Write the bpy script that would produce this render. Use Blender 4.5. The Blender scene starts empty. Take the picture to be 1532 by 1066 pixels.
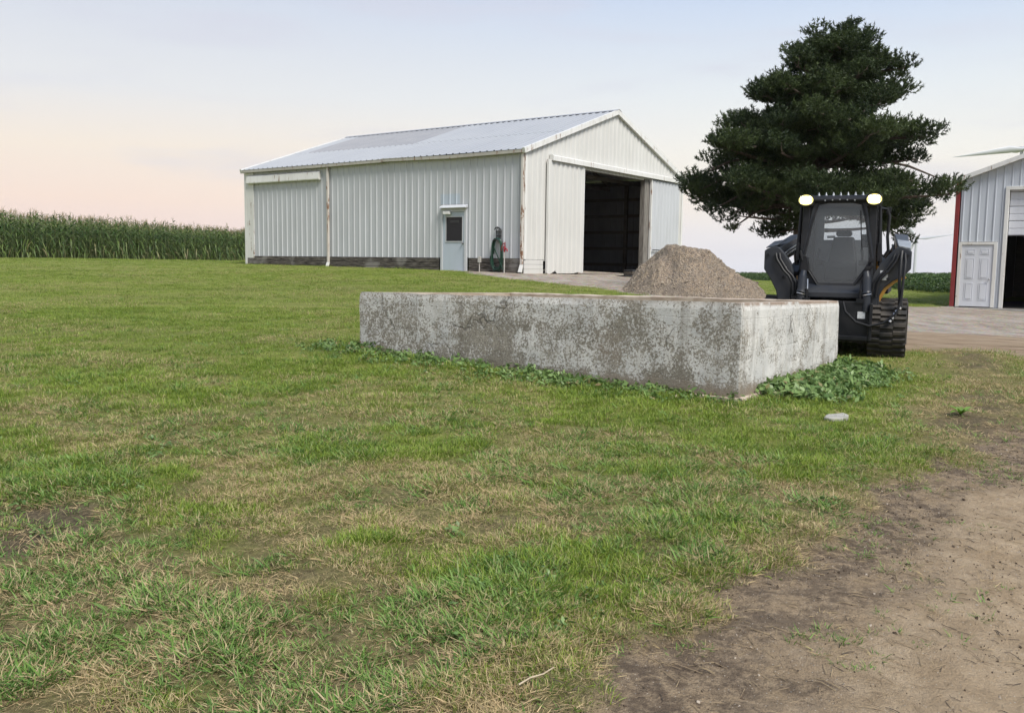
import bpy, bmesh, math, random
import numpy as np
from mathutils import Vector, Matrix

random.seed(7)
rng = np.random.default_rng(11)
SC = bpy.context.scene
COL = SC.collection

# ------------------------------------------------------------------ camera
PITCH, ROLL = 0.1025, 0.0133
cam_d = bpy.data.cameras.new('camera')
cam_d.sensor_width = 36.0
cam_d.lens = 1350.0 / 1532.0 * 36.0
cam_d.clip_start = 0.05
cam_d.clip_end = 9000
cam = bpy.data.objects.new('camera', cam_d)
COL.objects.link(cam)
fw = Vector((0, math.cos(PITCH), -math.sin(PITCH)))
up0 = Vector((0, math.sin(PITCH), math.cos(PITCH)))
rx0 = Vector((1, 0, 0))
rx = rx0 * math.cos(ROLL) + up0 * math.sin(ROLL)
up = -rx0 * math.sin(ROLL) + up0 * math.cos(ROLL)
cam.matrix_world = Matrix(((rx.x, up.x, -fw.x, 0), (rx.y, up.y, -fw.y, 0), (rx.z, up.z, -fw.z, 1.5), (0, 0, 0, 1)))
SC.camera = cam

# ------------------------------------------------------------------ view, world, sun
SC.view_settings.view_transform = 'Standard'
SC.view_settings.look = 'None'
SC.view_settings.exposure = 0.12
SC.view_settings.gamma = 1.0
SC.view_settings.use_curve_mapping = False
SC.render.engine = 'CYCLES'
SC.cycles.use_denoising = True
SC.cycles.max_bounces = 6
SC.cycles.transparent_max_bounces = 8

SUN_EL, SUN_AZ = math.radians(52), math.radians(148)       # azimuth from +Y, clockwise: behind and right of the camera
world = bpy.data.worlds.new('World')
SC.world = world
world.use_nodes = True
wn, wl = world.node_tree.nodes, world.node_tree.links
wn.clear()


def srgb(r, g, b):
    f = lambda c: (c / 12.92 if c <= 0.04045 else ((c + 0.055) / 1.055) ** 2.4)
    return (f(r / 255), f(g / 255), f(b / 255), 1)


def ramp(nodes, stops, interp='EASE'):
    n = nodes.new('ShaderNodeValToRGB')
    n.color_ramp.interpolation = interp
    el = n.color_ramp.elements
    while len(el) > 1:
        el.remove(el[-1])
    el[0].position, el[0].color = stops[0]
    for p, c in stops[1:]:
        e = el.new(p)
        e.color = c
    return n


tc = wn.new('ShaderNodeTexCoord')
sep = wn.new('ShaderNodeSeparateXYZ')
wl.new(tc.outputs['Generated'], sep.inputs[0])
left = ramp(wn, [(0.0, srgb(218, 206, 213)), (0.02, srgb(233, 208, 204)), (0.06, srgb(243, 217, 199)), (0.11, srgb(240, 225, 207)),
                 (0.17, srgb(223, 223, 223)), (0.27, srgb(203, 210, 223)), (0.6, srgb(165, 183, 212)), (1.0, srgb(120, 148, 198))], 'LINEAR')
right = ramp(wn, [(0.0, srgb(222, 223, 230)), (0.03, srgb(228, 226, 228)), (0.075, srgb(241, 231, 217)), (0.12, srgb(238, 235, 226)),
                  (0.18, srgb(224, 229, 231)), (0.27, srgb(195, 210, 232)), (0.6, srgb(162, 182, 214)), (1.0, srgb(120, 148, 198))], 'LINEAR')
wl.new(sep.outputs['Z'], left.inputs[0])
wl.new(sep.outputs['Z'], right.inputs[0])
azm = wn.new('ShaderNodeMapRange')
azm.inputs['From Min'].default_value = -0.5
azm.inputs['From Max'].default_value = 0.4
azm.interpolation_type = 'SMOOTHSTEP'
wl.new(sep.outputs['X'], azm.inputs['Value'])
mixaz = wn.new('ShaderNodeMixRGB')
wl.new(azm.outputs[0], mixaz.inputs['Fac'])
wl.new(left.outputs[0], mixaz.inputs['Color1'])
wl.new(right.outputs[0], mixaz.inputs['Color2'])
# faint, stretched cloud streaks
mp = wn.new('ShaderNodeMapping')
mp.inputs['Scale'].default_value = (2.2, 2.2, 14)
wl.new(tc.outputs['Generated'], mp.inputs[0])
nz = wn.new('ShaderNodeTexNoise')
nz.inputs['Scale'].default_value = 1.6
nz.inputs['Detail'].default_value = 5
wl.new(mp.outputs[0], nz.inputs['Vector'])
cr = ramp(wn, [(0.5, (0, 0, 0, 1)), (0.75, (1, 1, 1, 1))])
wl.new(nz.outputs['Fac'], cr.inputs[0])
cm = wn.new('ShaderNodeMath')
cm.operation = 'MULTIPLY'
cm.inputs[1].default_value = 0.55
wl.new(cr.outputs[0], cm.inputs[0])
cloud = wn.new('ShaderNodeMixRGB')
cloud.inputs['Color2'].default_value = srgb(206, 206, 218)
wl.new(cm.outputs[0], cloud.inputs['Fac'])
wl.new(mixaz.outputs[0], cloud.inputs['Color1'])
sky = wn.new('ShaderNodeTexSky')
sky.sky_type = 'NISHITA'
sky.sun_disc = False
sky.sun_elevation = SUN_EL
sky.sun_rotation = SUN_AZ
bg1 = wn.new('ShaderNodeBackground')
bg1.inputs['Strength'].default_value = 1.0
wl.new(cloud.outputs[0], bg1.inputs['Color'])
bg2 = wn.new('ShaderNodeBackground')
bg2.inputs['Strength'].default_value = 0.008
wl.new(sky.outputs[0], bg2.inputs['Color'])
add = wn.new('ShaderNodeAddShader')
wl.new(bg1.outputs[0], add.inputs[0])
wl.new(bg2.outputs[0], add.inputs[1])
wo = wn.new('ShaderNodeOutputWorld')
wl.new(add.outputs[0], wo.inputs['Surface'])

sun_d = bpy.data.lights.new('sun', 'SUN')
sun_d.energy = 5.0
sun_d.angle = math.radians(25)
sun_d.color = (1.0, 0.95, 0.87)
sun = bpy.data.objects.new('sun', sun_d)
COL.objects.link(sun)
sv = Vector((math.sin(SUN_AZ) * math.cos(SUN_EL), math.cos(SUN_AZ) * math.cos(SUN_EL), math.sin(SUN_EL)))
sun.rotation_euler = sv.to_track_quat('Z', 'Y').to_euler()
sun.location = (20, -30, 40)


# ------------------------------------------------------------------ materials
class NT:
    def __init__(self, name):
        self.m = bpy.data.materials.new(name)
        self.m.use_nodes = True
        self.n = self.m.node_tree.nodes
        self.l = self.m.node_tree.links
        self.b = self.n['Principled BSDF']
        self.out = self.n['Material Output']

    def new(self, t, **kw):
        x = self.n.new(t)
        for k, v in kw.items():
            setattr(x, k, v)
        return x

    def link(self, a, b):
        self.l.new(a, b)

    def noise(self, vec, scale, detail=4, rough=0.55):
        x = self.new('ShaderNodeTexNoise')
        x.inputs['Scale'].default_value = scale
        x.inputs['Detail'].default_value = detail
        x.inputs['Roughness'].default_value = rough
        if vec is not None:
            self.link(vec, x.inputs['Vector'])
        return x.outputs['Fac']

    def math(self, op, a, b=None, clamp=False):
        x = self.new('ShaderNodeMath', operation=op)
        x.use_clamp = clamp
        for i, v in enumerate((a, b)):
            if v is None:
                continue
            if isinstance(v, (int, float)):
                x.inputs[i].default_value = v
            else:
                self.link(v, x.inputs[i])
        return x.outputs[0]

    def rng(self, v, a, b, c=0.0, d=1.0, smooth=True):
        x = self.new('ShaderNodeMapRange')
        if smooth:
            x.interpolation_type = 'SMOOTHSTEP'
        self.link(v, x.inputs['Value'])
        for k, q in zip(('From Min', 'From Max', 'To Min', 'To Max'), (a, b, c, d)):
            x.inputs[k].default_value = q
        return x.outputs[0]

    def mix(self, f, a, b, blend='MIX'):
        x = self.new('ShaderNodeMixRGB', blend_type=blend)
        for i, v in zip(('Fac', 'Color1', 'Color2'), (f, a, b)):
            if isinstance(v, (int, float)):
                x.inputs[i].default_value = v
            elif isinstance(v, tuple):
                x.inputs[i].default_value = v if len(v) == 4 else v + (1,)
            else:
                self.link(v, x.inputs[i])
        return x.outputs[0]

    def pos(self):
        return self.new('ShaderNodeNewGeometry').outputs['Position']

    def obj(self):
        return self.new('ShaderNodeTexCoord').outputs['Object']

    def mapping(self, vec, scale):
        x = self.new('ShaderNodeMapping')
        x.inputs['Scale'].default_value = scale
        self.link(vec, x.inputs[0])
        return x.outputs[0]

    def attr(self, name, kind='GEOMETRY'):
        x = self.new('ShaderNodeAttribute', attribute_type=kind, attribute_name=name)
        return x.outputs['Fac']

    def color(self, c):
        if isinstance(c, tuple):
            self.b.inputs['Base Color'].default_value = c if len(c) == 4 else c + (1,)
        else:
            self.link(c, self.b.inputs['Base Color'])

    def bump(self, h, strength, dist=0.01):
        x = self.new('ShaderNodeBump')
        x.inputs['Strength'].default_value = strength
        x.inputs['Distance'].default_value = dist
        self.link(h, x.inputs['Height'])
        self.link(x.outputs[0], self.b.inputs['Normal'])

    def set(self, rough=0.6, metal=0.0, spec=None):
        self.b.inputs['Roughness'].default_value = rough
        self.b.inputs['Metallic'].default_value = metal
        if spec is not None:
            self.b.inputs['Specular IOR Level'].default_value = spec
        return self.m


def pmat(name, c1, c2=None, scale=6.0, rough=0.6, metal=0.0, bump=0.0, bscale=40.0, stretch=(1, 1, 1), world_space=True, lo=0.35, hi=0.65, spec=None):
    t = NT(name)
    v = t.mapping(t.pos() if world_space else t.obj(), stretch)
    if c2 is None:
        t.color(c1)
    else:
        t.color(t.mix(t.rng(t.noise(v, scale, 6), lo, hi), c1, c2))
    if bump:
        t.bump(t.noise(v, bscale, 5), bump)
    return t.set(rough, metal, spec)


# ------------------------------------------------------------------ mesh helper
class MB:
    def __init__(self):
        self.v, self.f, self.mi = [], [], []

    def add(self, vs, fs, mi=0):
        o = len(self.v)
        self.v.extend([tuple(p) for p in vs])
        self.f.extend([tuple(i + o for i in f) for f in fs])
        self.mi.extend([mi] * len(fs))
        return self

    def box(self, x0, x1, y0, y1, z0, z1, mi=0):
        vs = [(x0, y0, z0), (x1, y0, z0), (x1, y1, z0), (x0, y1, z0), (x0, y0, z1), (x1, y0, z1), (x1, y1, z1), (x0, y1, z1)]
        return self.add(vs, [(0, 3, 2, 1), (4, 5, 6, 7), (0, 1, 5, 4), (1, 2, 6, 5), (2, 3, 7, 6), (3, 0, 4, 7)], mi)

    def prism(self, poly, axis, a, b, mi=0):
        """poly in the plane perpendicular to axis ('x': (y,z), 'y': (x,z), 'z': (x,y)), from a to b"""
        n = len(poly)
        mk = {'x': lambda p, t: (t, p[0], p[1]), 'y': lambda p, t: (p[0], t, p[1]), 'z': lambda p, t: (p[0], p[1], t)}[axis]
        vs = [mk(p, a) for p in poly] + [mk(p, b) for p in poly]
        fs = [tuple(range(n)), tuple(range(2 * n - 1, n - 1, -1))]
        fs += [((i + 1) % n, i, n + i, n + (i + 1) % n) for i in range(n)]
        return self.add(vs, fs, mi)

    def tube(self, path, r, seg=8, mi=0, cap=True):
        path = [Vector(p) for p in path]
        n = len(path)
        rr = r if isinstance(r, (list, tuple)) else [r] * n
        vs, fs = [], []
        prev = None
        for i, p in enumerate(path):
            d = (path[min(i + 1, n - 1)] - path[max(i - 1, 0)])
            if d.length < 1e-9:
                d = Vector((0, 0, 1))
            d.normalize()
            if prev is None:
                a = Vector((0, 0, 1)) if abs(d.z) < 0.9 else Vector((1, 0, 0))
                s = d.cross(a).normalized()
            else:
                s = (prev - d * prev.dot(d))
                s = s.normalized() if s.length > 1e-6 else d.orthogonal().normalized()
            prev = s
            t = d.cross(s)
            for k in range(seg):
                ang = 2 * math.pi * k / seg
                vs.append(p + (s * math.cos(ang) + t * math.sin(ang)) * rr[i])
        for i in range(n - 1):
            for k in range(seg):
                k2 = (k + 1) % seg
                fs.append((i * seg + k, i * seg + k2, (i + 1) * seg + k2, (i + 1) * seg + k))
        if cap:
            fs.append(tuple(range(seg - 1, -1, -1)))
            fs.append(tuple((n - 1) * seg + k for k in range(seg)))
        return self.add(vs, fs, mi)

    def cyl(self, p, q, r, seg=16, mi=0, r2=None):
        return self.tube([p, q], [r, r if r2 is None else r2], seg, mi)

    def build(self, name, mats, parent=None, bevel=0.0, smooth=False, fix=True):
        me = bpy.data.meshes.new(name)
        me.from_pydata(self.v, [], self.f)
        for m in (mats if isinstance(mats, (list, tuple)) else [mats]):
            me.materials.append(m)
        if any(self.mi):
            me.polygons.foreach_set('material_index', self.mi)
        if fix or bevel:
            bm = bmesh.new()
            bm.from_mesh(me)
            if fix:
                bmesh.ops.recalc_face_normals(bm, faces=bm.faces)
            if bevel:
                es = [e for e in bm.edges if len(e.link_faces) == 2 and e.calc_face_angle(0) > 0.5]
                bmesh.ops.bevel(bm, geom=es, offset=bevel, segments=2, affect='EDGES', profile=0.5)
            bm.to_mesh(me)
            bm.free()
        if smooth:
            me.polygons.foreach_set('use_smooth', [True] * len(me.polygons))
            try:
                me.set_sharp_from_angle(angle=math.radians(40))
            except Exception:
                pass
        return link(name, me, parent)


def link(name, me, parent=None):
    o = bpy.data.objects.new(name, me)
    COL.objects.link(o)
    if parent is not None:
        o.parent = parent
    return o


def tag(o, label, cat, group=None):
    o['label'] = label
    o['category'] = cat
    if group:
        o['group'] = group
    return o


def empty(name, loc, rz, label, cat, group=None):
    o = bpy.data.objects.new(name, None)
    o.empty_display_size = 0.2
    COL.objects.link(o)
    o.location = loc
    o.rotation_euler = (0, 0, rz)
    return tag(o, label, cat, group)


def part(name, src, parent, loc=(0, 0, 0), rot=(0, 0, 0), scale=(1, 1, 1)):
    o = link(name, src, parent)
    o.location, o.rotation_euler, o.scale = loc, rot, scale
    return o


def mesh_np(name, V, Fq, mats, nper=4, attrs=None, smooth=False):
    """fast mesh from numpy arrays, all faces with nper corners"""
    me = bpy.data.meshes.new(name)
    V = np.asarray(V, np.float32)
    Fq = np.asarray(Fq, np.int32)
    me.vertices.add(len(V))
    me.vertices.foreach_set('co', V.ravel())
    me.loops.add(Fq.size)
    me.loops.foreach_set('vertex_index', Fq.ravel())
    me.polygons.add(len(Fq))
    me.polygons.foreach_set('loop_start', np.arange(0, Fq.size, nper, dtype=np.int32))
    me.polygons.foreach_set('loop_total', np.full(len(Fq), nper, np.int32))
    me.polygons.foreach_set('use_smooth', np.full(len(Fq), bool(smooth)))
    for m in (mats if isinstance(mats, (list, tuple)) else [mats]):
        me.materials.append(m)
    for k, a in (attrs or {}).items():
        at = me.attributes.new(k, 'FLOAT', 'POINT')
        at.data.foreach_set('value', np.asarray(a, np.float32).ravel())
    me.update(calc_edges=True)
    return me


# ------------------------------------------------------------------ numpy noise
def _h(ix, iy, s):
    n = (ix.astype(np.int64) * 374761393 + iy.astype(np.int64) * 668265263 + s * 974634777) & 0x7fffffff
    n = ((n ^ (n >> 13)) * 1274126177) & 0x7fffffff
    return ((n ^ (n >> 16)) & 0xffff) / 65535.0


def vnoise(x, y, s=0):
    x, y = np.asarray(x, float), np.asarray(y, float)
    ix, iy = np.floor(x), np.floor(y)
    fx, fy = x - ix, y - iy
    fx, fy = fx * fx * (3 - 2 * fx), fy * fy * (3 - 2 * fy)
    a, b, c, d = _h(ix, iy, s), _h(ix + 1, iy, s), _h(ix, iy + 1, s), _h(ix + 1, iy + 1, s)
    return (a * (1 - fx) + b * fx) * (1 - fy) + (c * (1 - fx) + d * fx) * fy


def fbm(x, y, f=1.0, o=4, s=0):
    t, a, n = 0, 1.0, 0
    for i in range(o):
        t = t + a * vnoise(np.asarray(x) * f + 17.3 * i, np.asarray(y) * f - 9.1 * i, s + i)
        n += a
        a *= 0.5
        f *= 2.03
    return t / n


def sstep(v, a, b):
    t = np.clip((v - a) / (b - a), 0, 1)
    return t * t * (3 - 2 * t)


# ------------------------------------------------------------------ terrain
CTRL = np.array([[2.302, 9.0], [4.235, 11.73], [-2.063, 12.1], [5.241, 12.6], [-2.055, 32.9], [0.397, 31.0], [-11.642, 39.6], [2.623, 34.4], [-29.427, 52.0], [-22.213, 73.0], [14.655, 30.1], [20.701, 45.0], [24.71, 95.0], [2.798, 24.0], [3.957, 23.0], [6.613, 24.0], [10.137, 20.0], [6.22, 12.4], [5.11, 38.0], [0.0, 0.0], [-4.0, 1.0], [4.0, 1.0], [0.0, 4.0], [-3.0, 5.0], [3.5, 5.0], [6.0, 8.0], [10.0, 10.0], [-8.0, 8.0], [-14.0, 22.0], [-5.0, 22.0], [0.0, -10.0], [-10.0, -10.0], [10.0, -10.0], [7.5, 41.0], [20.0, 40.0], [30.0, 25.0], [-40.0, 22.0], [-45.0, 80.0], [-14.0, 97.0], [24.0, 33.0], [8.0, 31.0], [60.0, 45.0], [60.0, 95.0], [-80.0, 50.0], [0.0, 60.0]])
COEF = np.array([1.5475766, -10.529486, 1.8592842, 4.7043414, -1.7576659, 4.2480463, -0.0042645022, -1.8467118, 0.1719774, -0.39581943, -0.084220704, 0.31035248, -0.39843852, -4.4798244, 2.7729208, 7.2262416, -5.2719832, 4.2276609, 8.7337741, 0.83875446, -0.50434685, -0.81743801, 0.47092787, -1.0870937, -0.5140829, 0.23802972, 0.60587759, 0.13153554, -0.61796736, -0.68304109, 0.23810807, 0.023431176, 0.10063125, -5.5387218, -0.1575671, 0.44053757, 0.01851975, -0.041365925, 0.31177867, 0.34486455, -5.3822914, 0.014230786, 0.11858452, 0.012823912, 0.4015193, -0.28676146, -0.058273383, 0.055590082])


def terr(X, Y):
    X, Y = np.asarray(X, float), np.asarray(Y, float)
    sh = X.shape
    X, Y = X.ravel(), Y.ravel()
    out = np.zeros(len(X))
    for i in range(0, len(X), 20000):
        x, y = X[i:i + 20000], Y[i:i + 20000]
        cx, cy = np.clip(x, -75, 55), np.clip(y, -9, 96)
        d2 = (cx[:, None] - CTRL[:, 0]) ** 2 + (cy[:, None] - CTRL[:, 1]) ** 2
        z = 0.0005 * (np.where(d2 > 0, d2 * np.log(np.maximum(d2, 1e-12)), 0) @ COEF[:-3]) + COEF[-3] + COEF[-2] * cx / 10 + COEF[-1] * cy / 10
        far = np.hypot(x - cx, y - cy)
        out[i:i + 20000] = z - 0.008 * far
    return out.reshape(sh)


def tz(x, y):
    return float(terr(np.array([x]), np.array([y]))[0])


def sdist(X, Y, poly):
    """signed distance to a closed polygon, positive inside"""
    X, Y = np.asarray(X, float), np.asarray(Y, float)
    d = np.full(X.shape, 1e9)
    ins = np.zeros(X.shape, bool)
    n = len(poly)
    for i in range(n):
        x0, y0 = poly[i]
        x1, y1 = poly[(i + 1) % n]
        ex, ey = x1 - x0, y1 - y0
        t = np.clip(((X - x0) * ex + (Y - y0) * ey) / (ex * ex + ey * ey), 0, 1)
        d = np.minimum(d, np.hypot(X - x0 - t * ex, Y - y0 - t * ey))
        cond = ((y0 > Y) != (y1 > Y))
        with np.errstate(divide='ignore', invalid='ignore'):
            xi = x0 + (Y - y0) * ex / (ey if ey != 0 else 1e-12)
        ins ^= cond & (X < xi)
    return np.where(ins, d, -d)


ROAD = [(-1.6, -6), (-1.3, -1.0), (-0.60, 1.3), (0.08, 2.75), (0.38, 3.2), (0.74, 3.65), (1.08, 4.1), (1.42, 4.6), (1.75, 5.1), (2.15, 5.75), (2.7, 6.5),
        (3.35, 7.0), (4.15, 7.65), (5.0, 8.15), (8.0, 10.2), (12, 12.6), (22, 16), (26, 12), (9, 3), (5, -6)]
LOT = [(-2.2, 32.95), (-1.53, 30.5), (-0.16, 27.95), (1.23, 26.55), (2.45, 24.9), (2.95, 23.4), (4.0, 20.5), (5.2, 18.0), (5.9, 15.0), (7.2, 15.0), (9.2, 15.0), (13, 14.2),
       (34, 15), (34, 24), (24, 25.5), (14.8, 30.6), (13.0, 28.6), (10.8, 27.6), (8.6, 28.3), (7.6, 31), (7.7, 41.0), (2, 42), (-0.5, 31.7)]
SAND = [(4.9, 14.6), (5.7, 13.0), (6.5, 13.6), (7.1, 13.4), (7.15, 12.6), (6.9, 11.4), (7.4, 10.2), (9.5, 11.0), (13, 13), (20, 15), (20, 17), (9.2, 17.2), (7.2, 16.9), (5.6, 16.6)]
PIT = [(-2.05, 12.1), (2.28, 9.0), (4.24, 11.73), (-0.09, 14.83)]


def masks(X, Y):
    n1 = fbm(X, Y, 0.9, 4, 3) - 0.5
    n2 = fbm(X, Y, 3.5, 4, 9) - 0.5
    road = sdist(X, Y, ROAD) + n1 * 0.7 + n2 * 0.55
    soil = sstep(road, -0.10, 0.22)
    # bare dark patch at the far left and scattered worn spots
    patch = 0.62 - np.hypot((X + 2.75) / 1.15, (Y - 4.75) / 1.0) + n2 * 0.5
    patch2 = 0.45 - np.hypot((X + 9.7) / 1.0, (Y - 16.8) / 0.7) + n2 * 0.3
    worn = sstep(patch, 0, 0.3) * 0.85
    gravel = sstep(sdist(X, Y, LOT) + n1 * 0.6 + n2 * 0.25, -0.1, 0.15)
    sand = sstep(sdist(X, Y, SAND) + n1 * 0.9 + n2 * 0.4, -0.1, 0.3)
    dry = fbm(X + 31, Y, 0.75, 4, 21)
    dry = sstep(dry * 0.6 + fbm(X, Y + 7, 2.6, 3, 23) * 0.4, 0.46, 0.60)
    edge = sstep(road, -1.0, 0.1) * 0.75
    dry = np.clip(dry * (0.20 + 0.62 * np.exp(-np.maximum(Y - 3.5, 0) / 4.0)) + 0.02 + edge * (0.4 + n1) + sstep(patch2, -0.1, 0.2) * 0.9 + sstep(patch, -0.35, 0) * 0.4, 0, 1)
    lush = sstep(sdist(X, Y, PIT), -0.95, -0.1) * (sdist(X, Y, PIT) < 0.05)
    vd = np.full(np.shape(X), 1e9)
    for (ax, ay), (bx, by) in (((6.6, 12.9), (5.4, 10.1)), ((5.4, 10.1), (4.0, 7.9))):
        q = np.clip(((X - ax) * (bx - ax) + (Y - ay) * (by - ay)) / ((bx - ax) ** 2 + (by - ay) ** 2), 0, 1)
        vd = np.minimum(vd, np.hypot(X - ax - q * (bx - ax), Y - ay - q * (by - ay)))
    vs = np.exp(-((vd + n2 * 0.7) / 0.5) ** 2)
    worn = np.maximum(worn, 0.75 * vs * sstep(n1 + n2, -0.15, 0.2))
    dry = np.clip(dry + 0.85 * vs, 0, 1)
    dry = dry * (1 - 0.8 * lush)
    return soil, worn, gravel, sand, dry, lush, road


# ------------------------------------------------------------------ ground
def axis_steps(segs):
    out = [segs[0][0]]
    for a, b, s in segs:
        n = max(1, int(round((b - a) / s)))
        out += list(np.linspace(a, b, n + 1)[1:])
    return np.array(out)


def grow(a, first, lim, k=1.35):
    out, x, s = [], a, first
    while x < lim:
        x += s
        s *= k
        out.append(x)
    return np.array(out)


xs = axis_steps([(-45, -14, 1.2), (-14, -5, 0.3), (-5, 7, 0.07), (7, 20, 0.25), (20, 45, 1.2)])
xs = np.r_[-grow(45, 2, 1650)[::-1], xs, grow(45, 2, 1650)]
ys = axis_steps([(-12, 1, 0.5), (1, 12, 0.07), (12, 34, 0.22), (34, 60, 0.8)])
ys = np.r_[-grow(12, 2, 900)[::-1], ys, grow(60, 2, 1750)]
GX, GY = np.meshgrid(xs, ys)
GZ = terr(GX, GY)
soil, worn, gravel, sand, dry, lush, roadd = masks(GX, GY)
near = np.exp(-np.maximum(np.hypot(GX, GY) - 8, 0) / 10)
GZ = GZ + near * ((fbm(GX, GY, 2.5, 3, 40) - 0.5) * 0.05 * (1 - 0.5 * soil) + (fbm(GX, GY, 9, 3, 50) - 0.5) * 0.018)
GZ = GZ - 0.035 * soil * near - 0.02 * worn * near
# wheel ruts of the dirt road, parallel to its edge
GZ = GZ - near * 0.045 * np.exp(-((roadd - 1.3) / 0.22) ** 2) - near * 0.045 * np.exp(-((roadd - 2.3) / 0.25) ** 2) + near * 0.025 * np.exp(-((roadd - 1.8) / 0.2) ** 2)
GZ = GZ + near * soil * (fbm(GX, GY, 14, 3, 58) - 0.5) * 0.022
ny, nx = GX.shape
idx = np.arange(nx * ny).reshape(ny, nx)
quads = np.stack([idx[:-1, :-1], idx[:-1, 1:], idx[1:, 1:], idx[1:, :-1]], -1).reshape(-1, 4)

t = NT('lawn_and_soil')
P = t.pos()
a_soil, a_worn, a_grav, a_sand, a_dry, a_lush = (t.attr(k) for k in ('soil', 'worn', 'gravel', 'sand', 'dry', 'lush'))
a_rut = t.attr('rut')
nf = t.noise(P, 28, 6, 0.7)
nm = t.noise(P, 5, 5, 0.6)
nl = t.noise(P, 0.8, 4)
nvf = t.noise(P, 120, 4, 0.7)
# lawn: thatch and stems under the blades
mow = t.noise(t.mapping(P, (0.12, 1.1, 1)), 1.0, 3)
gcol = t.mix(t.rng(nf, 0.3, 0.7), (0.085, 0.115, 0.019), (0.185, 0.22, 0.043))
gcol = t.mix(t.rng(t.noise(P, 90, 3), 0.55, 0.7), gcol, (0.22, 0.215, 0.08))
gcol = t.mix(t.math('MULTIPLY', t.rng(mow, 0.35, 0.65), 0.6), gcol, (0.23, 0.255, 0.056))
dcol = t.mix(t.rng(nf, 0.3, 0.7), (0.115, 0.085, 0.045), (0.27, 0.215, 0.115))
a_thin = t.attr('thin')
earth = t.mix(t.rng(nf, 0.35, 0.65), (0.06, 0.048, 0.026), (0.19, 0.155, 0.080))
gcol = t.mix(t.math('MULTIPLY', a_thin, t.rng(t.noise(P, 3.2, 5, 0.7), 0.4, 0.6, 0.25, 0.85)), gcol, earth)
lawn = t.mix(t.math('MULTIPLY', a_dry, 0.75), gcol, dcol)
lawn = t.mix(t.math('MULTIPLY', a_lush, 0.7), lawn, (0.045, 0.085, 0.022))
# soil: sandy tan wheel tracks, darker organic crumbs near the verge
sd = t.mix(t.rng(nm, 0.35, 0.65), (0.29, 0.217, 0.137), (0.46, 0.36, 0.245))
sd = t.mix(t.rng(nf, 0.3, 0.75), sd, (0.37, 0.28, 0.18))
dark_fac = t.math('MULTIPLY', t.rng(a_rut, 0.15, 0.75, 1, 0), t.rng(t.math('ADD', t.math('MULTIPLY', nm, 0.75), t.math('MULTIPLY', t.noise(P, 17, 6, 0.75), 0.75)), 0.60, 0.86), True)
sd = t.mix(t.math('MULTIPLY', dark_fac, 0.85), sd, (0.085, 0.062, 0.045))
crumbs = t.math('MULTIPLY', t.rng(t.noise(t.mapping(P, (1, 1.6, 1)), 70, 5, 0.8), 0.54, 0.62), t.rng(a_rut, 0.1, 0.9, 0.95, 0.25))
sd = t.mix(crumbs, sd, (0.10, 0.072, 0.052))
peb = t.new('ShaderNodeTexVoronoi')
peb.inputs['Scale'].default_value = 45
t.link(P, peb.inputs['Vector'])
sd = t.mix(t.rng(peb.outputs['Distance'], 0.08, 0.16, 0.8, 0), sd, (0.5, 0.45, 0.38))
# gravel
vg = t.new('ShaderNodeTexVoronoi')
vg.inputs['Scale'].default_value = 22
t.link(P, vg.inputs['Vector'])
gv = t.mix(t.rng(t.noise(P, 2.2, 4), 0.35, 0.65), (0.24, 0.20, 0.16), (0.37, 0.32, 0.265))
gv = t.mix(0.45, gv, vg.outputs['Color'], 'SOFT_LIGHT')
streak = t.noise(t.mapping(P, (0.55, 0.9, 1)), 0.9, 5, 0.65)
gv = t.mix(t.rng(streak, 0.50, 0.7, 0, 0.6), gv, (0.42, 0.395, 0.365))
gv = t.mix(t.rng(t.noise(P, 9, 5, 0.8), 0.52, 0.66, 0, 0.7), gv, (0.17, 0.145, 0.12))
sn = t.mix(t.rng(t.noise(t.mapping(P, (0.5, 2.2, 1)), 2.2, 5), 0.35, 0.65), (0.26, 0.19, 0.125), (0.35, 0.275, 0.195))
sn = t.mix(t.rng(t.noise(t.mapping(P, (0.4, 2.6, 1)), 2.9, 5), 0.58, 0.7), sn, (0.10, 0.075, 0.05))
wn_ = t.mix(t.rng(nf, 0.3, 0.7), (0.055, 0.042, 0.030), (0.17, 0.13, 0.085))
col = t.mix(a_worn, lawn, wn_)
col = t.mix(a_grav, col, gv)
col = t.mix(a_sand, col, sn)
col = t.mix(a_soil, col, sd)
t.color(col)
t.bump(t.math('ADD', nf, t.math('MULTIPLY', nvf, 0.5)), 0.9, 0.04)
GROUND_M = t.set(0.95, 0, 0.15)
rut = np.clip(sstep(roadd, 0.42, 1.1) * 1.0 - 0.45 * np.exp(-((roadd - 1.75) / 0.22) ** 2) - 0.6 * np.exp(-((roadd - 3.0) / 0.35) ** 2) + (fbm(GX, GY, 1.1, 3, 55) - 0.5) * 0.9 + 0.05, 0, 1)
me = mesh_np('ground', np.stack([GX, GY, GZ], -1).reshape(-1, 3), quads, GROUND_M, 4,
             dict(soil=soil, worn=worn, gravel=gravel, sand=sand, dry=dry, lush=lush, rut=rut, thin=np.exp(-np.maximum(np.hypot(GX, GY) - 4, 0) / 5)), smooth=True)
ground = link('ground', me)
ground['kind'] = 'structure'


def gz(X, Y):
    """height of the built ground sheet, bilinear"""
    X, Y = np.asarray(X, float), np.asarray(Y, float)
    i = np.clip(np.searchsorted(xs, X) - 1, 0, len(xs) - 2)
    j = np.clip(np.searchsorted(ys, Y) - 1, 0, len(ys) - 2)
    u = (X - xs[i]) / (xs[i + 1] - xs[i])
    v = (Y - ys[j]) / (ys[j + 1] - ys[j])
    return (GZ[j, i] * (1 - u) + GZ[j, i + 1] * u) * (1 - v) + (GZ[j + 1, i] * (1 - u) + GZ[j + 1, i + 1] * u) * v


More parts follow.
